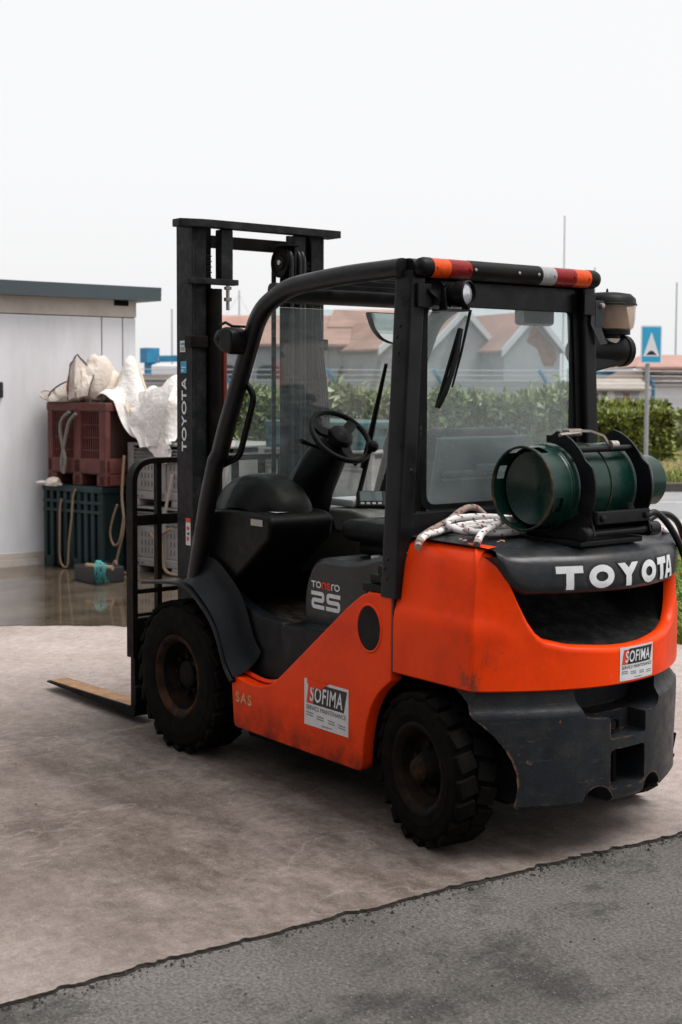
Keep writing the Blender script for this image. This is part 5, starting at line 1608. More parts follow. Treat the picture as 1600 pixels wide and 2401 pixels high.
MB().lathe([(0.09744, 1.862), (0.09744, 1.838), (0.05568, 1.834), (0.05394, 1.765), (0.04785, 1.76)], AC, 'z', 32).build('intake_neck', M['plastic'], ai, angle=40)
MB().lathe([(0.05394, 1.822), (0.05699, 1.821), (0.05699, 1.801), (0.05394, 1.80)], AC, 'z', 32).build('hose_clamp', M['chrome'], ai, angle=30)
mb = MB()
mb.tube(fillet([(.135, -.585, 1.80), (.135, -.585, 1.745), (.20, -.62, 1.745), (.34, -.655, 1.72)], .05, 6), [.062] * 16, 20) if False else None
mb.tube([(.25, -.50, 1.765), (.25, -.66, 1.770), (.25, -.72, 1.772), (.25, -.775, 1.773)], [.055, .062, .070, .062], 22)
mb.lathe([(.055, -.01), (.068, .0), (.066, .03), (.04, .048), (0, .052)], (.25, -.772, 1.773), 'y', 22, Matrix.Rotation(math.pi, 3, 'Z'))
mb.build('intake_elbow', M['plastic'], ai, angle=50)
mb = MB().prism([(p.x, p.y) for p in fillet([(-.485, 1.84), (-.79, 1.79), (-.795, 1.76), (-.74, 1.715), (-.56, 1.68), (-.485, 1.66)], [0, .02, .02, .03, 0, 0], 4)], 'x', .20, .24, .01)
mb.build('intake_bracket', M['frame'], TR)
mb = MB()
mb.add([(.120, -.448, 1.925), (.120, -.497, 1.925), (.120, -.50, 1.87), (.120, -.445, 1.87), (.112, -.535, 1.795), (.112, -.495, 1.79)], [(0, 1, 2, 3), (3, 2, 4, 5)])
mb.box((.118, -.520, 1.86), (.124, -.470, 1.965), .002)
mb.build('pillar_plate', M['cowl'], TR)
MB().lathe([(0, -.014), (.010, -.012), (.012, 0)], (.118, -.503, 1.945), 'x', 12).build('plate_bolt', M['chrome'], TR)

# ---- wheels
def wheel(cx, cy, R_, w, rr, yaw, s, nl, front):
    Mw = Matrix.Translation((cx, cy, R_)) @ Matrix.Rotation(yaw, 4, 'Z') @ Matrix.Scale(s, 4, (0, 1, 0))
    e = thing('wheel', None, None, (0, 0, 0))
    e.parent = TR
    e.location = (-TR.location.x, 0, 0)
    del_keys = [k_ for k_ in ('label', 'category') if k_ in e]
    h = w / 2
    mb = MB()
    pr = [(rr - .01, h * .70), (rr + .012, h * .93), (rr + .03, h * .97), (R_ - .075, h * 1.02), (R_ - .068, h * .985), (R_ - .045, h * .99), (R_ - .03, h * .96), (R_ - .020, h * .86), (R_ - .020, -h * .86), (R_ - .03, -h * .96), (R_ - .075, -h), (rr + .012, -h * .93), (rr - .01, -h * .7)]
    b_ = MB().lathe(pr, (0, 0, 0), 'y', 48)
    for i in range(nl):
        for sd in (1, -1):
            a = 2 * math.pi * (i + (.5 if sd < 0 else 0)) / nl
            Ml = Matrix.Rotation(a, 4, 'Y') @ Matrix.Translation((0, sd * h * .50, R_ - .0055)) @ Matrix.Rotation(sd * R(14), 4, 'Z')
            b_.box((-R_ * math.pi / nl * .74, -h * .47, -.018), (R_ * math.pi / nl * .74, h * .47, .0055), .003, 1, Ml)
    b_.v = [tuple(Mw @ Vector(v)) for v in b_.v]
    b_.build('tyre', M['rubber'], e, angle=35)
    fl_ = MB().lathe([(rr + .012, h * .80), (rr + .016, h * .95), (rr + .006, h * .98), (rr - .006, h * .90), (rr - .020, h * .72)], (0, 0, 0), 'y', 48)
    fl_.v = [tuple(Mw @ Vector(v)) for v in fl_.v]
    fl_.build('rim_flange', M['rimrust'] if front else M['rim'], e, angle=50)
    if front: pd = [(rr - .018, h * .75), (rr - .03, h * .2), (rr * .75, h * .02), (rr * .62, h * .10), (rr * .56, h * .14), (rr * .40, h * .16), (rr * .36, h * .42), (rr * .26, h * .50), (0, h * .5)]
    else: pd = [(rr - .018, h * .75), (rr - .028, h * .3), (rr * .72, h * .14), (rr * .5, h * .18), (rr * .42, h * .36), (rr * .32, h * .78), (rr * .24, h * 1.02), (rr * .1, h * 1.08), (0, h * 1.08)]
    b_ = MB().lathe(pd, (0, 0, 0), 'y', 40)
    for i in range(8 if front else 5):
        a = 2 * math.pi * i / (8 if front else 5)
        rad = rr * (.50 if front else .56)
        b_.lathe([(0, h * .42), (.010, h * .42), (.013, h * .38), (.013, h * .1)], (rad * math.sin(a), 0, rad * math.cos(a)), 'y', 6)
    b_.v = [tuple(Mw @ Vector(v)) for v in b_.v]
    b_.build('wheel_disc', M['rim'], e, angle=35)
    if not front:
        hc = MB().lathe([(rr * .31, h * .80), (rr * .25, h * 1.03), (rr * .12, h * 1.095), (0, h * 1.10)], (0, 0, 0), 'y', 24)
        hc.v = [tuple(Mw @ Vector(v)) for v in hc.v]
        hc.build('hub_cap', M['rimrust'], e, angle=50)
    return e
wheel(1.6, .478, .335, .190, .168, 0, 1, 22, True)
wheel(1.6, -.478, .335, .190, .168, 0, -1, 22, True)
wheel(0, .482, .272, .155, .152, R(-9), 1, 20, False)
wheel(0, -.482, .272, .155, .152, R(-9), -1, 20, False)

# ---- mast
XM = 1.768
def channel(x0, x1, yo, yi, z0, z1, tw, tf):
    """U channel open to the inside: web at yo"""
    s = 1 if yo > 0 else -1
    m_ = MB()
    m_.box((x0, yo - s * tw, z0), (x1, yo, z1), .003)
    m_.box((x0 + .0005, yi, z0 + .001), (x0 + tf, yo - s * tw, z1 - .001), .003)
    m_.box((x1 - tf, yi, z0 + .001), (x1 - .0005, yo - s * tw, z1 - .001), .003)
    return m_
for s in (1, -1):
    ot = channel(XM, XM + .135, s * .377, s * .300, .10, 2.372, .018, .022).build('outer_rail', M['mast'], TR)
    channel(XM + .028, XM + .150, s * .338, s * .255, .16, 2.350, .016, .022).build('inner_rail', M['steel_dark'], TR)
    mb = MB()
    mb.tube([(XM - .012, s * .262, .22), (XM - .012, s * .262, 2.06)], .033, 18)
    mb.build('lift_cylinder', M['steel_dark'], TR, angle=50)
    MB().tube([(XM - .012, s * .262, 2.06), (XM - .012, s * .262, 2.32)], .020, 14).build('lift_rod', M['chrome'], TR, angle=50) if False else None
    box_at('mast_post', (XM - .034, s * .175, 2.10), (XM + .02, s * .240, 2.332), M['mast'], TR, .006)
    mb = MB().prism([(p.x, p.y) for p in fillet([(XM - .052, s * .158), (XM - .052, s * .335), (XM - .02, s * .405), (XM + .03, s * .405), (XM + .03, s * .3775), (XM - .006, s * .3775), (XM - .006, s * .158)], [.004, .03, .01, 0, 0, 0, .004], 4)], 'z', 2.078, 2.104, .003)
    mb.build('stay_bracket', M['mast'], TR)
    q = MB().tube([(XM - .030, s * .203, 1.965), (XM - .030, s * .203, 2.08)], .0085, 10)
    q.lathe([(0, 2.072), (.017, 2.072), (.017, 2.058), (0, 2.058)], (XM - .030, s * .203, 0), 'z', 6)
    q.lathe([(0, 2.022), (.018, 2.022), (.018, 2.006), (0, 2.006)], (XM - .030, s * .203, 0), 'z', 6)
    q.build('anchor_bolt', M['chrome'], TR)
    box_at('rail_clip', (XM - .018, s * .300, 1.79), (XM + .045, s * .392, 1.845), M['steel_dark'], ot, .005)
# red hose guard
MB().tube([(XM - .03, .222, 1.25), (XM - .03, .222, 1.60), (XM - .03, .222, 1.82)], .012, 8).build('red_hose', plain('red_rubber', (.14, .014, .008), .5), TR)
# top plate, tie beams
tp = fillet([(XM - .055, -.44), (XM - .055, .33), (XM - .015, .455), (XM + .05, .455), (XM + .05, .3785), (XM + .138, .3785), (XM + .138, -.44)], [.035, .05, .01, 0, 0, 0, .01], 5)
tp = fillet([(XM - .058, -.435), (XM - .058, .335), (XM - .02, .452), (XM + .045, .452), (XM + .045, .385), (XM - .004, .36), (XM - .004, -.36), (XM + .045, -.385), (XM + .045, -.435)], [.03, .05, .01, 0, 0, .01, .01, 0, .01], 5)
MB().prism([(p.x, p.y) for p in tp], 'z', 2.333, 2.368, .003).build('mast_top_plate', M['mast'], TR)
box_at('mast_tie', (XM + .11, -.255, 2.262), (XM + .150, .255, 2.318), M['steel_dark'], TR, .004)
box_at('mast_tie', (XM + .02, -.30, 1.02), (XM + .06, .30, 1.10), M['steel_dark'], TR, .004)
box_at('mast_tie', (XM - .02, -.37, .45), (XM + .03, .37, .60), M['steel_dark'], TR, .004)
# lettering and labels up the near rail
def rl(a, b_): return Vector((1.818 + b_, .3785, 1.316 + a))
q = MB()
zc = 0
for ch, w in (('T', .052), ('O', .068), ('Y', .060), ('O', .068), ('T', .052), ('A', .060)):
    V, F = glyph(ch, w - .006, .040, .0105)
    V = V + np.array([zc, 0])
    put2d(q, (V, F), rl)
    zc += w * .945
q.build('mast_lettering', M['white'], TR)
def stick(x0, x1, z0, z1, m_, pr=.0012, nm='mast_label'):
    return MB().add([(x0, .377 + pr, z0), (x1, .377 + pr, z0), (x1, .377 + pr, z1), (x0, .377 + pr, z1)], [(0, 1, 2, 3)]).build(nm, M[m_], TR)
stick(1.872, 1.826, 1.772, 1.824, 'decal'); stick(1.866, 1.832, 1.778, 1.796, 'decalgrey', .002); stick(1.866, 1.832, 1.804, 1.814, 'blueink', .002)
stick(1.866, 1.816, 1.676, 1.730, 'blueink'); stick(1.860, 1.822, 1.70, 1.705, 'decal', .002); stick(1.860, 1.840, 1.684, 1.692, 'decal', .002)
stick(1.826, 1.786, .885, 1.010, 'decal'); stick(1.826, 1.786, .990, 1.010, 'redink', .002); stick(1.818, 1.796, .955, .972, 'redink', .002); stick(1.818, 1.800, .905, .925, 'redink', .002); stick(1.812, 1.795, .932, .945, 'ink', .002)
# chain wheel with its chain and hoses, on the far side
pl = MB().lathe([(.0, .016), (.03, .018), (.036, .010), (.062, .010), (.068, .020), (.072, .018), (.072, -.018), (.068, -.020), (.062, -.010), (0, -.012)], (XM + .03, -.150, 2.205), 'y', 32).build('hose_pulley', M['steel_dark'], TR, angle=40)
MB().lathe([(0, .024), (.012, .024), (.014, .016)], (XM + .03, -.150, 2.205), 'y', 12).build('pulley_pin', M['chrome'], pl)
box_at('pulley_guard', (XM - .05, -.19, 2.278), (XM + .09, -.11, 2.286), M['steel_dark'], pl, .002)
for (yo, r_) in ((-.150, .071), (-.200, .071), (-.222, .071)):
    pth = [(XM + .03 + r_ * 1.02, yo, .5)] + [(XM + .03 + r_ * 1.02 * math.cos(a), yo, 2.205 + r_ * 1.02 * math.sin(a)) for a in np.linspace(0, math.pi, 14)] + [(XM + .03 - r_ * 1.02, yo, .6)]
    MB().tube(pth, .012, 8).build('hydraulic_hose', M['hose'], TR, angle=50)
for s in (1, -1):
    q = MB()
    for i in range(60):
        z = .75 + i * .0245
        q.box((XM + .005, s * .285 - .012, z), (XM + .013, s * .285 + .012, z + .020), .002, 1)
        q.box((XM + .003, s * .285 - .018, z + .012), (XM + .015, s * .285 + .018, z + .0165), .001, 1)
    q.build('lift_chain', M['steel_dark'], TR)
# bundle of hoses inside the far rail, seen through the windscreen
q = MB()
for i in range(4):
    q.tube(fillet([(XM - .03 + .01 * i, -.345 - .012 * i, 1.05), (XM - .04, -.335 - .016 * i, 1.45), (XM - .025, -.315 - .012 * i, 1.75), (XM - .02, -.300 - .010 * i, 2.0)], .2, 6), .009, 8)
q.build('hose_bundle', M['hose'], TR, angle=50)
box_at('hose_cover', (XM - .030, -.335, .85), (XM - .012, -.115, 2.02), M['steel_dark'], TR, .008)

# ---- carriage, load backrest, forks
XC = 2.10
car = MB()
car.box((XC - .02, -.50, .42), (XC + .03, .50, .52), .006)
car.box((XC - .02, -.50, .10), (XC + .03, .50, .19), .006)
for s in (1, -1):
    car.box((XC - .14, s * .17, .08), (XC - .02, s * .22, .70), .006)
car.build('fork_carriage', M['steel_dark'], TR)
def bar(pth, name='backrest_bar', a=.021, b_=.010, prt=None):
    return MB().tube(pth, 1, prof=[(u * a, w * b_) for u, w in RECT], up=(1, 0, 0)).build(name, M['steel_dark'], prt or TR, angle=30)
BX = XC + .015
br = bar(fillet([(BX, .497, .33), (BX, .497, 1.262), (BX, -.497, 1.262), (BX, -.497, .33)], [0, .11, .11, 0], 7), 'load_backrest', .013, .030)
for yy in (.355, .195, .03, -.09, -.250, -.375):
    bar([(BX, yy, .52), (BX, yy, 1.252)], 'backrest_bar', .0125, .016, br)
box_at('backrest_bar', (BX - .012, -.48, .955), (BX + .012, .48, 1.005), M['steel_dark'], br, .003)
box_at('backrest_bar', (BX - .012, -.48, .630), (BX + .012, .48, .652), M['steel_dark'], br, .003)
for s in (1, -1):
    y0, y1 = (.36, .475) if s > 0 else (-.475, -.36)
    prof = fillet([(XC + .032, .53), (XC + .072, .53), (XC + .075, .078), (3.06, .050), (3.075, .040), (XC + .06, .026), (XC + .032, .05)], [0, .01, .015, 0, 0, .02, .02], 4)
    fk = MB().prism([(p.x, p.y) for p in prof], 'y', y0, y1, .003).build('fork', M['steel_dark'], TR)
    MB().add([(XC + .09, y0 + .005, .0795), (XC + .09, y1 - .005, .0795), (3.055, y1 - .012, .0518), (3.055, y0 + .012, .0518)], [(0, 1, 2, 3)]).build('fork_top', M['forksteel'], fk)
# tilt cylinder between body and mast
for s in (1, -1):
    MB().tube([(1.30, s * .36, .52), (1.75, s * .36, .62)], .035, 14).build('tilt_cylinder', M['steel_dark'], TR, angle=50)

# ---- cylinder cradle and clamp on the cowl
TX, TZ = -.205, 1.268
cb = MB()
cb.box((-.395, -.155, 1.072), (.03, .175, 1.092), .004)
cb.prism([(p.x, p.y) for p in fillet([(-.41, 1.092), (-.03, 1.092), (-.03, 1.15), (-.10, 1.135), (-.205, 1.118), (-.30, 1.14), (-.36, 1.19), (-.41, 1.16)], .02, 3, closed=True)], 'y', .135, .145, .002)
cb.prism([(p.x, p.y) for p in fillet([(-.41, 1.092), (-.03, 1.092), (-.03, 1.15), (-.10, 1.135), (-.205, 1.118), (-.30, 1.14), (-.36, 1.19), (-.41, 1.16)], .02, 3, closed=True)], 'y', -.175, -.165, .002)
cradle = cb.build('cylinder_cradle', M['frame'], TR)
q = MB().tube([(-.405, .165, 1.118), (-.405, -.20, 1.118)], .013, 14)
q.lathe([(0, .032), (.020, .032), (.026, .026), (.026, .0), (.0, .0)], (-.405, .150, 1.118), 'y', 18)
q.lathe([(0, .0), (.026, .0), (.026, -.05), (.0, -.05)], (-.405, -.165, 1.118), 'y', 18)
q.box((-.432, -.150, 1.15), (-.408, .130, 1.195), .005)
for yy in (.105, -.125): q.lathe([(0, -.012), (.012, -.010), (.013, 0)], (-.431, yy, 1.172), 'x', 8)
q.build('clamp_hinge', M['frame'], cradle)
cy0 = Vector((TX, 0, TZ))
for yy in (.138, -.160):
    RO, RI = .205, .158
    pts = []
    aa = np.linspace(R(88), R(205), 18)
    pts += [(TX + RI * math.cos(a), TZ + RI * math.sin(a)) for a in aa]
    pts += [(-.395, 1.11), (-.43, 1.11)]
    pts += [(TX + (RO + (.02 if a > R(150) else 0)) * math.cos(a), TZ + (RO if a > R(95) else RO - .02) * math.sin(a)) for a in aa[::-1]]
    pts = [(p.x, p.y) for p in fillet(pts, .004, 2, closed=True)]
    MB().prism(pts, 'y', yy - .004, yy + .004, .001).build('clamp_arm', M['frame'], cradle)
aT = R(132)
bx, bz = TX + .185 * math.cos(aT), TZ + .185 * math.sin(aT)
q = MB().tube([(bx, .138, bz), (bx, -.160, bz)], .012, 12)
q.build('clamp_bar', M['frame'], cradle)
q = MB()
q.tube([(bx, -.055, bz), (bx + .02, -.03, bz + .045), (bx + .035, .02, bz + .062), (bx + .06, .055, bz + .062)], 1, prof=[(u * .013, w * .004) for u, w in RECT], up=(0, 0, 1))
q.lathe([(0, -.018), (.016, -.018), (.016, .018), (0, .018)], (bx - .008, -.055, bz + .012), 'y', 12)
q.box((bx + .045, .045, bz + .045), (bx + .085, .115, bz + .070), .006)
q.tube([(bx + .05, .06, bz + .055), (bx + .05, .16, bz + .05)], .007, 8)
q.build('clamp_lever', M['chrome'], cradle)

# two gas hoses from the cylinder valve over the right-hand edge
q = MB(); q.tube(fillet([(-.24, -.19, 1.13), (-.33, -.235, 1.145), (-.33, -.300, 1.170), (-.33, -.370, 1.125), (-.34, -.425, 1.055), (-.35, -.47, .96), (-.36, -.50, .82)], .08, 6), .0125, 10)
q.build('gas_hose', M['hose'], TR, angle=60)
q = MB(); q.tube(fillet([(-.21, -.30, 1.11), (-.20, -.41, 1.108), (-.20, -.48, 1.138), (-.20, -.55, 1.132), (-.20, -.605, 1.098), (-.20, -.645, 1.03), (-.19, -.67, .90)], .08, 6), .0125, 10)
q.build('gas_hose', M['hose'], TR, angle=60)

# ================================================================== things lying on the truck
GC = thing('gas_cylinder', 'dark green steel gas cylinder with rusty foot ring strapped on the forklift cowl', 'gas cylinder', (TX, .05, 1.12))
yl = .268
q = MB().lathe([(0, yl - .075), (.08, yl - .070), (.128, yl - .050), (.148, yl - .085), (.151, yl - .12), (.151, -.02), (.1495, -.024), (.1495, -.030), (.151, -.034), (.151, -.22), (.146, -.26), (.125, -.295), (.085, -.318), (.045, -.326), (0, -.326)], (TX, 0, TZ), 'y', 56)
q.build('shell', M['green'], GC, angle=30)
# foot ring with slots
V_, F_ = [], []
ns = 72
for i in range(ns):
    a = 2 * math.pi * i / ns
    for (r_, y) in ((.146, yl), (.146, yl - .018), (.147, yl - .055), (.149, yl - .09)):
        V_.append((TX + r_ * math.cos(a), y, TZ + r_ * math.sin(a)))
for i in range(ns):
    j = (i + 1) % ns
    for k_ in range(3):
        deg = 360 * (i + .5) / ns
        slot = k_ == 1 and any(abs((deg - c_ + 180) % 360 - 180) < 9 for c_ in (20, 62, 110, 200, 250, 310))
        if not slot: F_.append((i * 4 + k_, j * 4 + k_, j * 4 + k_ + 1, i * 4 + k_ + 1))
MB().add(V_, F_).build('foot_ring', M['green'], GC, angle=40)
MB().tube([(TX + .1455 * math.cos(a), yl, TZ + .1455 * math.sin(a)) for a in np.linspace(0, 2 * math.pi, 57)[:-1]], .0048, 8, closed=True).build('rolled_rim', M['greenrust'], GC, angle=60)
MB().tube([(TX + .1515 * math.cos(a), -.03, TZ + .1515 * math.sin(a)) for a in np.linspace(0, 2 * math.pi, 57)[:-1]], .0022, 6, closed=True).build('weld_seam', M['greenrust'], GC, angle=60)
MB().tube([(TX + .1505 * math.cos(a), .165, TZ + .1505 * math.sin(a)) for a in np.linspace(0, 2 * math.pi, 57)[:-1]], .003, 6, closed=True).build('stiffening_ring', M['green'], GC, angle=60)
# valve guard collar
aa = np.linspace(R(-60), R(240), 40)
rows = [[Vector((TX + r_ * math.cos(a), y, TZ + r_ * math.sin(a))) for a in aa] for (r_, y) in ((.098, -.285), (.098, -.400), (.093, -.404), (.090, -.400), (.090, -.285))]
MB().grid(rows).build('valve_guard', M['green'], GC, angle=50)
MB().lathe([(.02, -.32), (.02, -.37), (.012, -.375), (.012, -.39), (0, -.39)], (TX, 0, TZ), 'y', 14).build('valve', M['chrome'], GC)

# braided rope: tube plus coloured tracer flecks
def rope(name, pts, r_, mat, label, cat, flecks=True, group=None, ends=None, sub=8):
    P = []
    V = [Vector(p) for p in pts]
    for i in range(len(V) - 1):
        p0, p1, p2, p3 = V[max(0, i - 1)], V[i], V[i + 1], V[min(len(V) - 1, i + 2)]
        for k_ in range(sub):
            t = k_ / sub
            P.append(.5 * ((2 * p1) + (p2 - p0) * t + (2 * p0 - 5 * p1 + 4 * p2 - p3) * t * t + (3 * p1 - p0 - 3 * p2 + p3) * t ** 3))
    P.append(V[-1])
    root = thing(name, label, cat, P[0], group)
    MB().tube(P, r_, 10).build('strand', mat, root, angle=70)
    if ends:
        MB().tube(P[:4], r_ * 1.06, 10).build('frayed_end', ends, root, angle=70)
    if flecks:
        for nm, ph, a0 in (('fleck_red', 0, 0.4), ('fleck_red', .5, 2.6), ('fleck_black', .25, 1.5), ('fleck_black', .75, 4.2)):
            q = MB(); acc = ph * .085; d0 = 0
            for i in range(1, len(P) - 1):
                seg_ = (P[i] - P[i - 1]).length; d0 += seg_
                if d0 > acc:
                    acc += .085
                    t = (P[i + 1] - P[i - 1]).normalized()
                    u = t.cross(Vector((0, 0, 1))).normalized(); v = u.cross(t)
                    for aa_ in (a0, a0 + 3.14):
                        n_ = u * math.cos(aa_) + v * math.sin(aa_)
                        b_ = t.cross(n_)
                        c_ = P[i] + n_ * r_ * 1.03
                        q.add([c_ + (t * .006 + b_ * .0045), c_ + (t * .001 - b_ * .004), c_ + (t * -.006 - b_ * .0045), c_ + (t * -.001 + b_ * .004)], [(0, 1, 2, 3)])
            if q.v: q.build('tracer', M[nm], root)
    return root
hz = lambda y: 1.092 - .008 * (abs(y) / .48) ** 3 + .010
RP = [(-.020, .585, 1.082), (.035, .50, 1.098), (.075, .41, 1.10), (.10, .34, 1.105), (.10, .24, 1.115), (.06, .12, 1.12), (-.01, .04, 1.115), (-.06, .06, 1.105), (-.075, .16, 1.10), (-.06, .27, 1.10), (-.01, .345, 1.103), (.065, .36, 1.12), (.12, .30, 1.135), (.115, .20, 1.14), (.06, .10, 1.135), (-.03, .05, 1.125), (-.095, .12, 1.105), (-.10, .25, 1.103), (-.06, .345, 1.108), (.0, .335, 1.115), (.02, .26, 1.115), (-.02, .18, 1.112), (-.075, .20, 1.118)]
rope('rope_coil', RP, .0125, M['whiterope'], 'coil of white braided rope with red and black flecks on the forklift cowl', 'rope', ends=M['dirtyrope'])
RP2 = [(-.185, .465, 1.083), (-.150, .410, 1.112), (-.115, .325, 1.130), (-.08, .235, 1.142), (-.055, .14, 1.14), (-.02, .06, 1.12), (.02, .0, 1.105)]
rope('rope_end', RP2, .0130, M['whiterope'], 'cut end of white flecked rope lying over the orange horn of the cover', 'rope', ends=M['dirtyrope'])
RP3 = [(-.035, .60, 1.07), (.02, .54, 1.092), (.075, .46, 1.10), (.12, .40, 1.102), (.135, .30, 1.13), (.145, .22, 1.165), (.14, .16, 1.17), (.13, .12, 1.14), (.12, .07, 1.115)]
rope('rope_end', RP3, .0125, M['dirtyrope'], 'grimy frayed rope end beside the foot of the rear pillar', 'rope')
for i, (y0, yd, zd, xo) in enumerate(((-.40, -.60, .99, -.13), (-.41, -.585, .955, -.19), (-.41, -.50, .945, -.255))):
    rope('rope_tail', [(xo + .06, y0 + .14, 1.10), (xo + .02, y0 + .03, 1.09), (xo, y0 - .06, 1.072), (xo - .01, yd, zd + .035)], .0115, M['whiterope'],
         ('upper', 'middle', 'lowest')[i] + ' of three white rope tails hanging off the far edge of the cowl', 'rope', group='rope tails over the cowl edge')
# petals on the cowl
PET = [(-.11, .455, 'pink petal on the cowl nearest the rope coil'), (-.225, .385, 'pink petal on the cowl shoulder above the black recess'), (-.13, .40, 'pink petal under the rope end')]
for (x, y, lb_) in PET:
    zz_ = 1.0950 - .008 * (abs(y) / .48) ** 3
    q = MB()
    for k_ in range(3):
        a = random.random() * 6.28; ln = .013
        c_ = Vector((x + .008 * math.cos(a), y + .008 * math.sin(a), zz_ + .003 * k_))
        t = Vector((math.cos(a), math.sin(a), 0)); b_ = Vector((-t.y, t.x, 0))
        q.add([c_ - t * ln, c_ - b_ * ln * .6 + Vector((0, 0, .003)), c_ + t * ln, c_ + b_ * ln * .6 + Vector((0, 0, .003))], [(0, 1, 2, 3)])
    tag(q.build('petal', M['petal']), lb_, 'petal', 'petals fallen on the cowl')
# ------------------------------------------------------------------ sacks on the crates
def S(u_, v_, d):              # bearings noted on site: metres right and up at distance d
    return W((u_ - 800) / 3223 * d, d, 1.635 - (v_ - 897) / 3223 * d)
def folds(seed, n, amp):
    """sum of straight creases: piecewise flat, sharp edged, like crushed cloth"""
    r_ = random.Random(seed)
    L = []
    for i in range(n):
        v = Vector((r_.gauss(0, 1), r_.gauss(0, 1), r_.gauss(0, 1))).normalized()
        L.append((v, r_.uniform(-.75, .75), amp * r_.choice((-1, 1, 1)) * (1.0 if i < n // 3 else .55)))
    def f(p):
        return sum(a * (abs(p.dot(v) - c_) - .42) for v, c_, a in L)
    return f
def lobe(root, c, rad, seed, amp, mat, ridge=1.0, nm='cloth', sub=5, flat=.72):
    f1, f2 = folds(seed * 13, 12, amp * .30), folds(seed * 29 + 1, 16, amp * .16)
    b_ = bmesh.new()
    bmesh.ops.create_icosphere(b_, subdivisions=sub, radius=1)
    K = []
    for v in b_.verts:
        d = v.co.normalized(); o_ = Vector((seed, seed * 1.7, seed * .6))
        w_ = d + Vector((noise.noise(d * 2.2 + o_), noise.noise(d * 2.2 - o_), noise.noise(d * 2.2 + o_ * 2))) * .20
        K.append(f1(w_) + f2(w_ * 1.6) + amp * .25 * noise.noise(d * 1.6 + o_))
    mu = sum(K) / len(K)
    for v, k_ in zip(b_.verts, K):
        d = v.co.normalized()
        k_ = 1 + (k_ - mu) * 1.5 + .012 * noise.noise(d * 18)
        p = Vector((d.x * rad[0], d.y * rad[1], d.z * rad[2])) * min(1.55, max(.4, k_))
        if p.z < -rad[2] * flat: p.z = -rad[2] * flat + (p.z + rad[2] * flat) * .08
        v.co = p + Vector(c)
    return MB().bm(b_).build(nm, mat, root, angle=41)
def flap(root, nm, A, B, C_, D_, nrm, mat, seed, amp, n=40, bulge=.03):
    """cloth between four corners, crushed along random creases"""
    A, B, C_, D_ = (Vector(q_) for q_ in (A, B, C_, D_)); nrm = Vector(nrm)
    f1, f2 = folds(seed, 7, amp), folds(seed + 3, 14, amp * .5)
    rows = []
    for i in range(n + 1):
        t = i / n; rr = []
        for j in range(n + 1):
            q_ = j / n
            p = A.lerp(B, q_).lerp(D_.lerp(C_, q_), t)
            w_ = Vector((q_ * 2 - 1, t * 2 - 1, .3 * noise.noise((q_ * 2, t * 2, seed))))
            h_ = f1(w_) + f2(w_ * 1.4) + bulge * math.sin(math.pi * t) + amp * .1 * noise.noise((q_ * 14, t * 14, seed))
            e_ = (A - D_) * (.05 * noise.noise((q_ * 4, seed, t * 2))) + (A - B) * (.05 * noise.noise((seed, t * 4, q_ * 2)))
            rr.append(p + nrm * h_ + e_)
        rows.append(rr)
    return MB().grid(rows).build(nm, mat, root, angle=41), rows
RB = ((7.56, -1.76), .74, .98, 1.455)
GB = ((6.86, -2.165), 1.15, .95, 1.115)
def RC(a, b_, z): return (RB[0][0] + m_ax.x * a - n_ax.x * b_, RB[0][1] + m_ax.y * a - n_ax.y * b_, z)
def GCp(a, b_, z): return (GB[0][0] + m_ax.x * a - n_ax.x * b_, GB[0][1] + m_ax.y * a - n_ax.y * b_, z)
facing = (-.80, .58, .15)
sk = thing('tarpaulin_bag', 'crumpled cream tarpaulin bag with dark binding on the red crate', 'bag', RC(.24, .18, 1.46))
lobe(sk, RC(.36, .20, 1.60), (.135, .15, .20), 3.3, .95, M['tarp'])
lobe(sk, RC(.09, .14, 1.535), (.16, .15, .105), 8.1, .8, M['tarp'], 1, 'side_fold')
lobe(sk, RC(.50, .24, 1.57), (.12, .13, .16), 5.7, .9, M['tarp'], 1, 'side_fold')
o1, r1 = flap(sk, 'flap', RC(.20, .10, 1.78), RC(.32, .06, 1.86), RC(.36, .0, 1.50), RC(.27, .0, 1.47), facing, M['tarp'], 4, .035, 26, .05)
o2, r2 = flap(sk, 'flap', RC(.34, .07, 1.855), RC(.50, .10, 1.70), RC(.53, .02, 1.50), RC(.40, .0, 1.49), facing, M['tarp'], 9, .035, 26, .06)
for line in (r1[0], [q_[0] for q_ in r1], [q_[-1] for q_ in r2], r2[0]):
    MB().tube([Vector(q_) + Vector(facing) * .004 for q_ in line], .006, 5).build('binding', M['trimrope'], sk, angle=60)
MB().tube(fillet([RC(.02, -.005, 1.46), RC(.03, .0, 1.53), RC(.10, .04, 1.60), RC(.19, .08, 1.64)], .05, 4), .007, 5).build('binding', M['trimrope'], sk, angle=60)
flap(sk, 'red_stripe', RC(.20, .075, 1.70), RC(.225, .07, 1.69), RC(.275, .0, 1.56), RC(.25, -.0, 1.55), facing, plain('red_print', (.50, .10, .07), .6), 2, .004, 6, .03)
h0 = [RC(.02, .0, 1.475), RC(-.03, -.02, 1.49), RC(-.09, -.01, 1.52), RC(-.08, .03, 1.56), RC(-.01, .05, 1.55)]
MB().tube(fillet(h0, .05, 4), .009, 6).build('handle_loop', M['tarp'], sk, angle=60)
big = thing('white_sack', 'big crumpled white woven sack spilling over the grey crates', 'sack', GCp(.05, .12, 1.12))
M['stained'] = pbr('stained_film', (.66, .57, .47), .5, var=.1, nscale=5, dirt=(.50, .38, .27), dirt_amt=.5, dirt_scale=4)
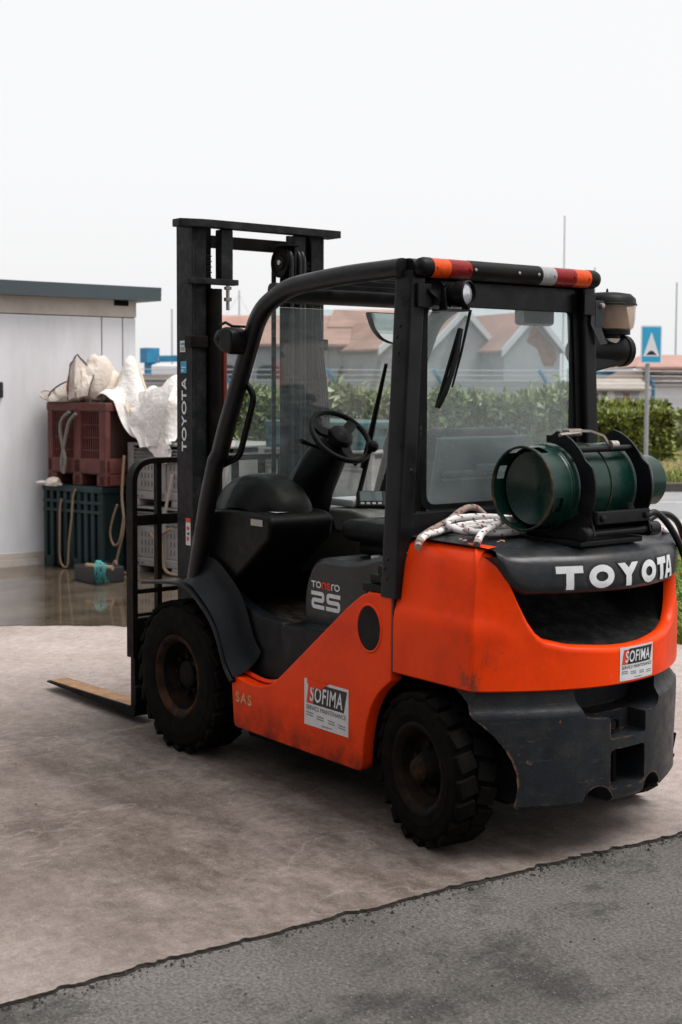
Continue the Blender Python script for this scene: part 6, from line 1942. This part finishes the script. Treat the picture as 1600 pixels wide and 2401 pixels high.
def drape(nx, ny, sx, sy, origin, comp, boxes, lumps, seed, steps, amp, crease):
    """a sheet falls over the boxes and lumps under it, then takes on the creases of crushed cloth"""
    u, v = np.meshgrid(np.linspace(-.5, .5, nx), np.linspace(-.5, .5, ny), indexing='ij')
    ax, ay = np.array(m_ax), -np.array(n_ax)
    X = np.array(origin)[None, None] + u[..., None] * sx * comp * ax + v[..., None] * sy * comp * ay
    X[..., 2] += amp * np.array([[noise.noise((a * 5 + seed, b_ * 5, seed * .3)) + .7 * noise.noise((a * 10, b_ * 10 + seed, 2)) for b_ in v[0]] for a in u[:, 0]])
    Vv = np.zeros_like(X)
    lx, ly = sx / (nx - 1), sy / (ny - 1)
    S_ = slice
    prs = []
    for st_ in (0, 1):
        n_ = (nx - st_) // 2
        prs.append(((S_(st_, st_ + 2 * n_ - 1, 2), S_(None)), (S_(st_ + 1, st_ + 2 * n_, 2), S_(None)), lx, .5))
        n_ = (ny - st_) // 2
        prs.append(((S_(None), S_(st_, st_ + 2 * n_ - 1, 2)), (S_(None), S_(st_ + 1, st_ + 2 * n_, 2)), ly, .5))
    ld = math.hypot(lx, ly)
    prs.append(((S_(0, nx - 1), S_(0, ny - 1)), (S_(1, nx), S_(1, ny)), ld, .10))
    prs.append(((S_(1, nx), S_(0, ny - 1)), (S_(0, nx - 1), S_(1, ny)), ld, .10))
    for it in range(steps):
        Vv *= .96
        Vv[..., 2] -= 9.8 * .016
        Xo = X.copy()
        X = X + Vv * .016
        for q_ in range(8):
            for A, B, L_, k_ in prs:
                d = X[B] - X[A]; l = np.linalg.norm(d, axis=-1, keepdims=True) + 1e-9
                c_ = d * ((l - L_) / l * k_)
                X[A] += c_; X[B] -= c_
            hit = np.zeros(X.shape[:2], bool)
            for (c_, rad) in lumps:
                p = (X - np.array(c_)) / np.array(rad); l = np.linalg.norm(p, axis=-1)
                m = l < 1
                X[m] = np.array(c_) + p[m] / l[m][:, None] * np.array(rad); hit |= m
            for (p0, L_, dp, zt) in boxes:
                d = X - np.array((p0[0], p0[1], 0.)); a = d[..., 0] * m_ax.x + d[..., 1] * m_ax.y; b_ = -(d[..., 0] * n_ax.x + d[..., 1] * n_ax.y)
                g = .012
                m = (a > -g) & (a < L_ + g) & (b_ > -g) & (b_ < dp + g) & (X[..., 2] < zt + g)
                if m.any():
                    dist = np.stack([zt + g - X[..., 2], b_ + g, L_ + g - a, a + g], -1)
                    w_ = dist.argmin(-1)
                    t_ = m & (w_ == 0); X[t_, 2] = zt + g
                    f_ = m & (w_ == 1); X[f_] += np.array(n_ax)[None] * (b_[f_] + g)[:, None]
                    e_ = m & (w_ == 2); X[e_] += np.array(m_ax)[None] * (L_ + g - a[e_])[:, None]
                    e2 = m & (w_ == 3); X[e2] -= np.array(m_ax)[None] * (a[e2] + g)[:, None]
                    hit |= m
        X[hit, :2] = Xo[hit, :2] + .1 * (X[hit, :2] - Xo[hit, :2])
        Vv = (X - Xo) / .016
        Vv[hit] *= .1
        sp_ = np.linalg.norm(Vv, axis=-1, keepdims=True)
        Vv = np.where(sp_ > 2.5, Vv * 2.5 / np.maximum(sp_, 1e-6), Vv)
    # creases
    N_ = np.cross(np.gradient(X, axis=0), np.gradient(X, axis=1))
    N_ /= np.linalg.norm(N_, axis=-1, keepdims=True) + 1e-9
    f1, f2 = folds(seed, 10, crease), folds(seed + 5, 22, crease * .45)
    H = np.array([[f1(Vector((a * 2.4, b_ * 2.4, 0))) + f2(Vector((a * 3.2, b_ * 3.2, .2))) for b_ in v[0]] for a in u[:, 0]])
    H -= H.mean()
    X = X + N_ * np.clip(H, -.05, .06)[..., None]
    return X
def cloth_obj(X, nm, mat, root):
    nx, ny = X.shape[:2]
    return MB().grid([[Vector(X[i, j]) for j in range(ny)] for i in range(nx)]).build(nm, mat, root, angle=41)
rl_ = random.Random(4)
LUMP = [(GCp(.10, .18, 1.30), (.20, .20, .20)), (RC(.70, .34, 1.62), (.085, .10, .25)), (GCp(.38, .24, 1.44), (.18, .17, .27)), (RC(.64, .14, 1.46), (.10, .10, .10)), (GCp(.22, .10, 1.40), (.09, .09, .20)), (RC(.52, .30, 1.55), (.08, .08, .17)), (GCp(-.02, .10, 1.34), (.10, .09, .16))]
for k_ in range(10):
    LUMP.append((GCp(rl_.uniform(-.15, .5), rl_.uniform(.02, .4), rl_.uniform(1.35, 1.55)), tuple(rl_.uniform(.03, .07) for _ in range(3))))
X = drape(88, 84, 1.25, 1.02, (GCp(.10, .24, 1.84)), .74, [GB, RB], LUMP, 11, 46, .12, .016)
cloth_obj(X, 'cloth', M['film'], big)
X2 = drape(44, 44, .55, .52, RC(.70, .34, 1.98), .72, [GB, RB], [(c__, tuple(r__ + .014 for r__ in rr_)) for c__, rr_ in LUMP], 21, 30, .10, .016)
cloth_obj(X2, 'stained_hood', M['stained'], big)
flap(big, 'flap', GCp(-.20, .10, 1.50), GCp(.46, .12, 1.60), GCp(.42, -.07, 1.10), GCp(.24, -.09, 1.08), facing, M['film'], 31, .035, 44, .07)

# ------------------------------------------------------------------ ropes about the crates
def on_face(u_, v_, p0, off):
    """the spot on a crate's long face seen at that bearing"""
    d1 = W((u_ - 800) / 3223, 1) - W(0, 0); o_ = W(0, 0)
    d = (off + n_ax.x * (p0[0] - o_.x) + n_ax.y * (p0[1] - o_.y)) / (n_ax.x * d1.x + n_ax.y * d1.y)
    return S(u_, v_, d)
def hang(name, label, pts, p0, r_, mat, off=.03, shift=0.0):
    P = [on_face(u_, v_, p0, off) + m_ax * shift for u_, v_ in pts]
    for q_ in P: q_.z = max(q_.z, r_ + .004)
    return rope(name, P, r_, mat, label, 'rope', flecks=False, group='ropes hanging on the crates')
RF, GF, YF = (7.60, -1.735), (7.60, -1.735), (6.86, -2.165)
hang('hanging_rope', 'left strand of the thick grey rope looped down the red crate', [(163, 968), (146, 985), (141, 1010), (147, 1050), (152, 1080), (148, 1112)], RF, .016, M['greyrope'])
hang('hanging_rope', 'right strand of the thick grey rope looped down the red crate', [(178, 972), (163, 990), (156, 1015), (149, 1050), (144, 1085), (146, 1108)], RF, .016, M['greyrope'])
hang('hanging_rope', 'left loop of thin tan rope down the front of the green crate', [(143, 1172), (139, 1200), (138, 1250), (138, 1310), (144, 1330), (152, 1340)], GF, .010, M['tanrope'])
hang('hanging_rope', 'right strand of thin tan rope down the front of the green crate', [(176, 1150), (170, 1170), (166, 1220), (160, 1270), (157, 1320), (154, 1338)], GF, .010, M['tanrope'])
hang('hanging_rope', 'tan rope hanging between the green and grey crates', [(283, 1070), (279, 1120), (277, 1170), (281, 1215), (279, 1250), (270, 1290), (262, 1325)], YF, .012, M['tanrope'], .12, .04)
hang('hanging_rope', 'slack bight of tan rope beside the green crate', [(266, 1185), (256, 1215), (249, 1250), (254, 1275), (262, 1281), (271, 1270), (277, 1240), (281, 1212)], YF, .010, M['tanrope'], .14, .04)
hang('hanging_rope', 'knotted rope end trailing on the wet ground by the grey crate', [(256, 1325), (262, 1320), (266, 1345), (278, 1358), (292, 1363), (275, 1367), (262, 1364)], YF, .012, M['tanrope'], .20, .04)
hang('hanging_rope', 'pale rope hanging down the upper grey crate', [(403, 1115), (399, 1140), (393, 1170), (388, 1195), (383, 1215)], YF, .013, pbr('pale_rope', (.42, .34, .29), .85, var=.2, nscale=40))
hang('hanging_rope', 'knotted tan rope through the lower grey crate', [(350, 1250), (358, 1262), (366, 1272), (372, 1262), (386, 1250), (402, 1242)], YF, .012, M['tanrope'])
hang('hanging_rope', 'tan rope curving along the foot of the lower grey crate', [(380, 1270), (381, 1310), (384, 1335), (395, 1348), (416, 1353), (440, 1350)], YF, .014, M['tanrope'])
# stick with cyan net twine by the crates
tw_ = thing('net_stick', 'short stick wound with cyan net twine on the wet ground', 'stick', S(230, 1372, 11.0))
MB().tube([S(201, 1330, 11.1), S(230, 1333, 11.0), S(262, 1336, 10.95)], .020, 8).build('stick', M['tanrope'], tw_)
for k_ in range(16):
    a = random.uniform(210, 256); b_ = random.uniform(222, 256)
    top_ = S(random.uniform(222, 236), 1318, 10.97)
    P = [top_, S(a, 1328, 10.93), S((a + b_) / 2 + random.uniform(-6, 4), 1350, 10.92), S(b_, 1372 + random.uniform(-3, 3), 10.96)]
    MB().tube(fillet(P, .06, 4), .003, 4).build('twine', M['cyan'], tw_)
box_at_ = MB().box((S(230, 1345, 11.2).x - .18, S(230, 1345, 11.2).y - .14, .0), (S(230, 1345, 11.2).x + .18, S(230, 1345, 11.2).y + .14, .137), .02)
box_at_.build('float_block', M['ink'], tw_)
# white scraps on the green crate's edge
sc1 = thing('white_bag_scrap', 'pale plastic bag scrap caught between the red and green crates', 'bag', S(128, 1135, 11.7))
lobe(sc1, on_face(131, 1132, RF, .03), (.09, .07, .045), 2.2, .4, M['tarp'], 1, 'scrap', 3)
lobe(sc1, on_face(100, 1136, RF, .02), (.07, .06, .022), 5.2, .4, M['film'], 1, 'scrap', 3)

# ------------------------------------------------------------------ unseen building added behind the camera to keep sky light off the truck
cs = thing('sky_blocker', 'tall grey unseen block added to keep sky light off the forklift', 'building', (-3, 10.5, 0))
M['blocker_wall'] = pbr('blocker_cladding', (.10, .11, .12), .8, var=.1, nscale=1)
CSY = 9.6
for i in range(28):
    x = -20 + i * 1.2
    MB().box((x + .01, CSY, 0), (x + 1.19, CSY + .15, 5.5), .02).build('blocker_panel', M['blocker_wall'], cs)
MB().box((-20, CSY + .1, 0), (13.6, CSY + 6, 5.45), 0).build('core', M['blocker_wall'], cs, smooth=False)
MB().box((-20.3, CSY - .3, 5.5), (13.9, CSY + 6, 5.7), .02).build('roof', M['fascia'], cs)
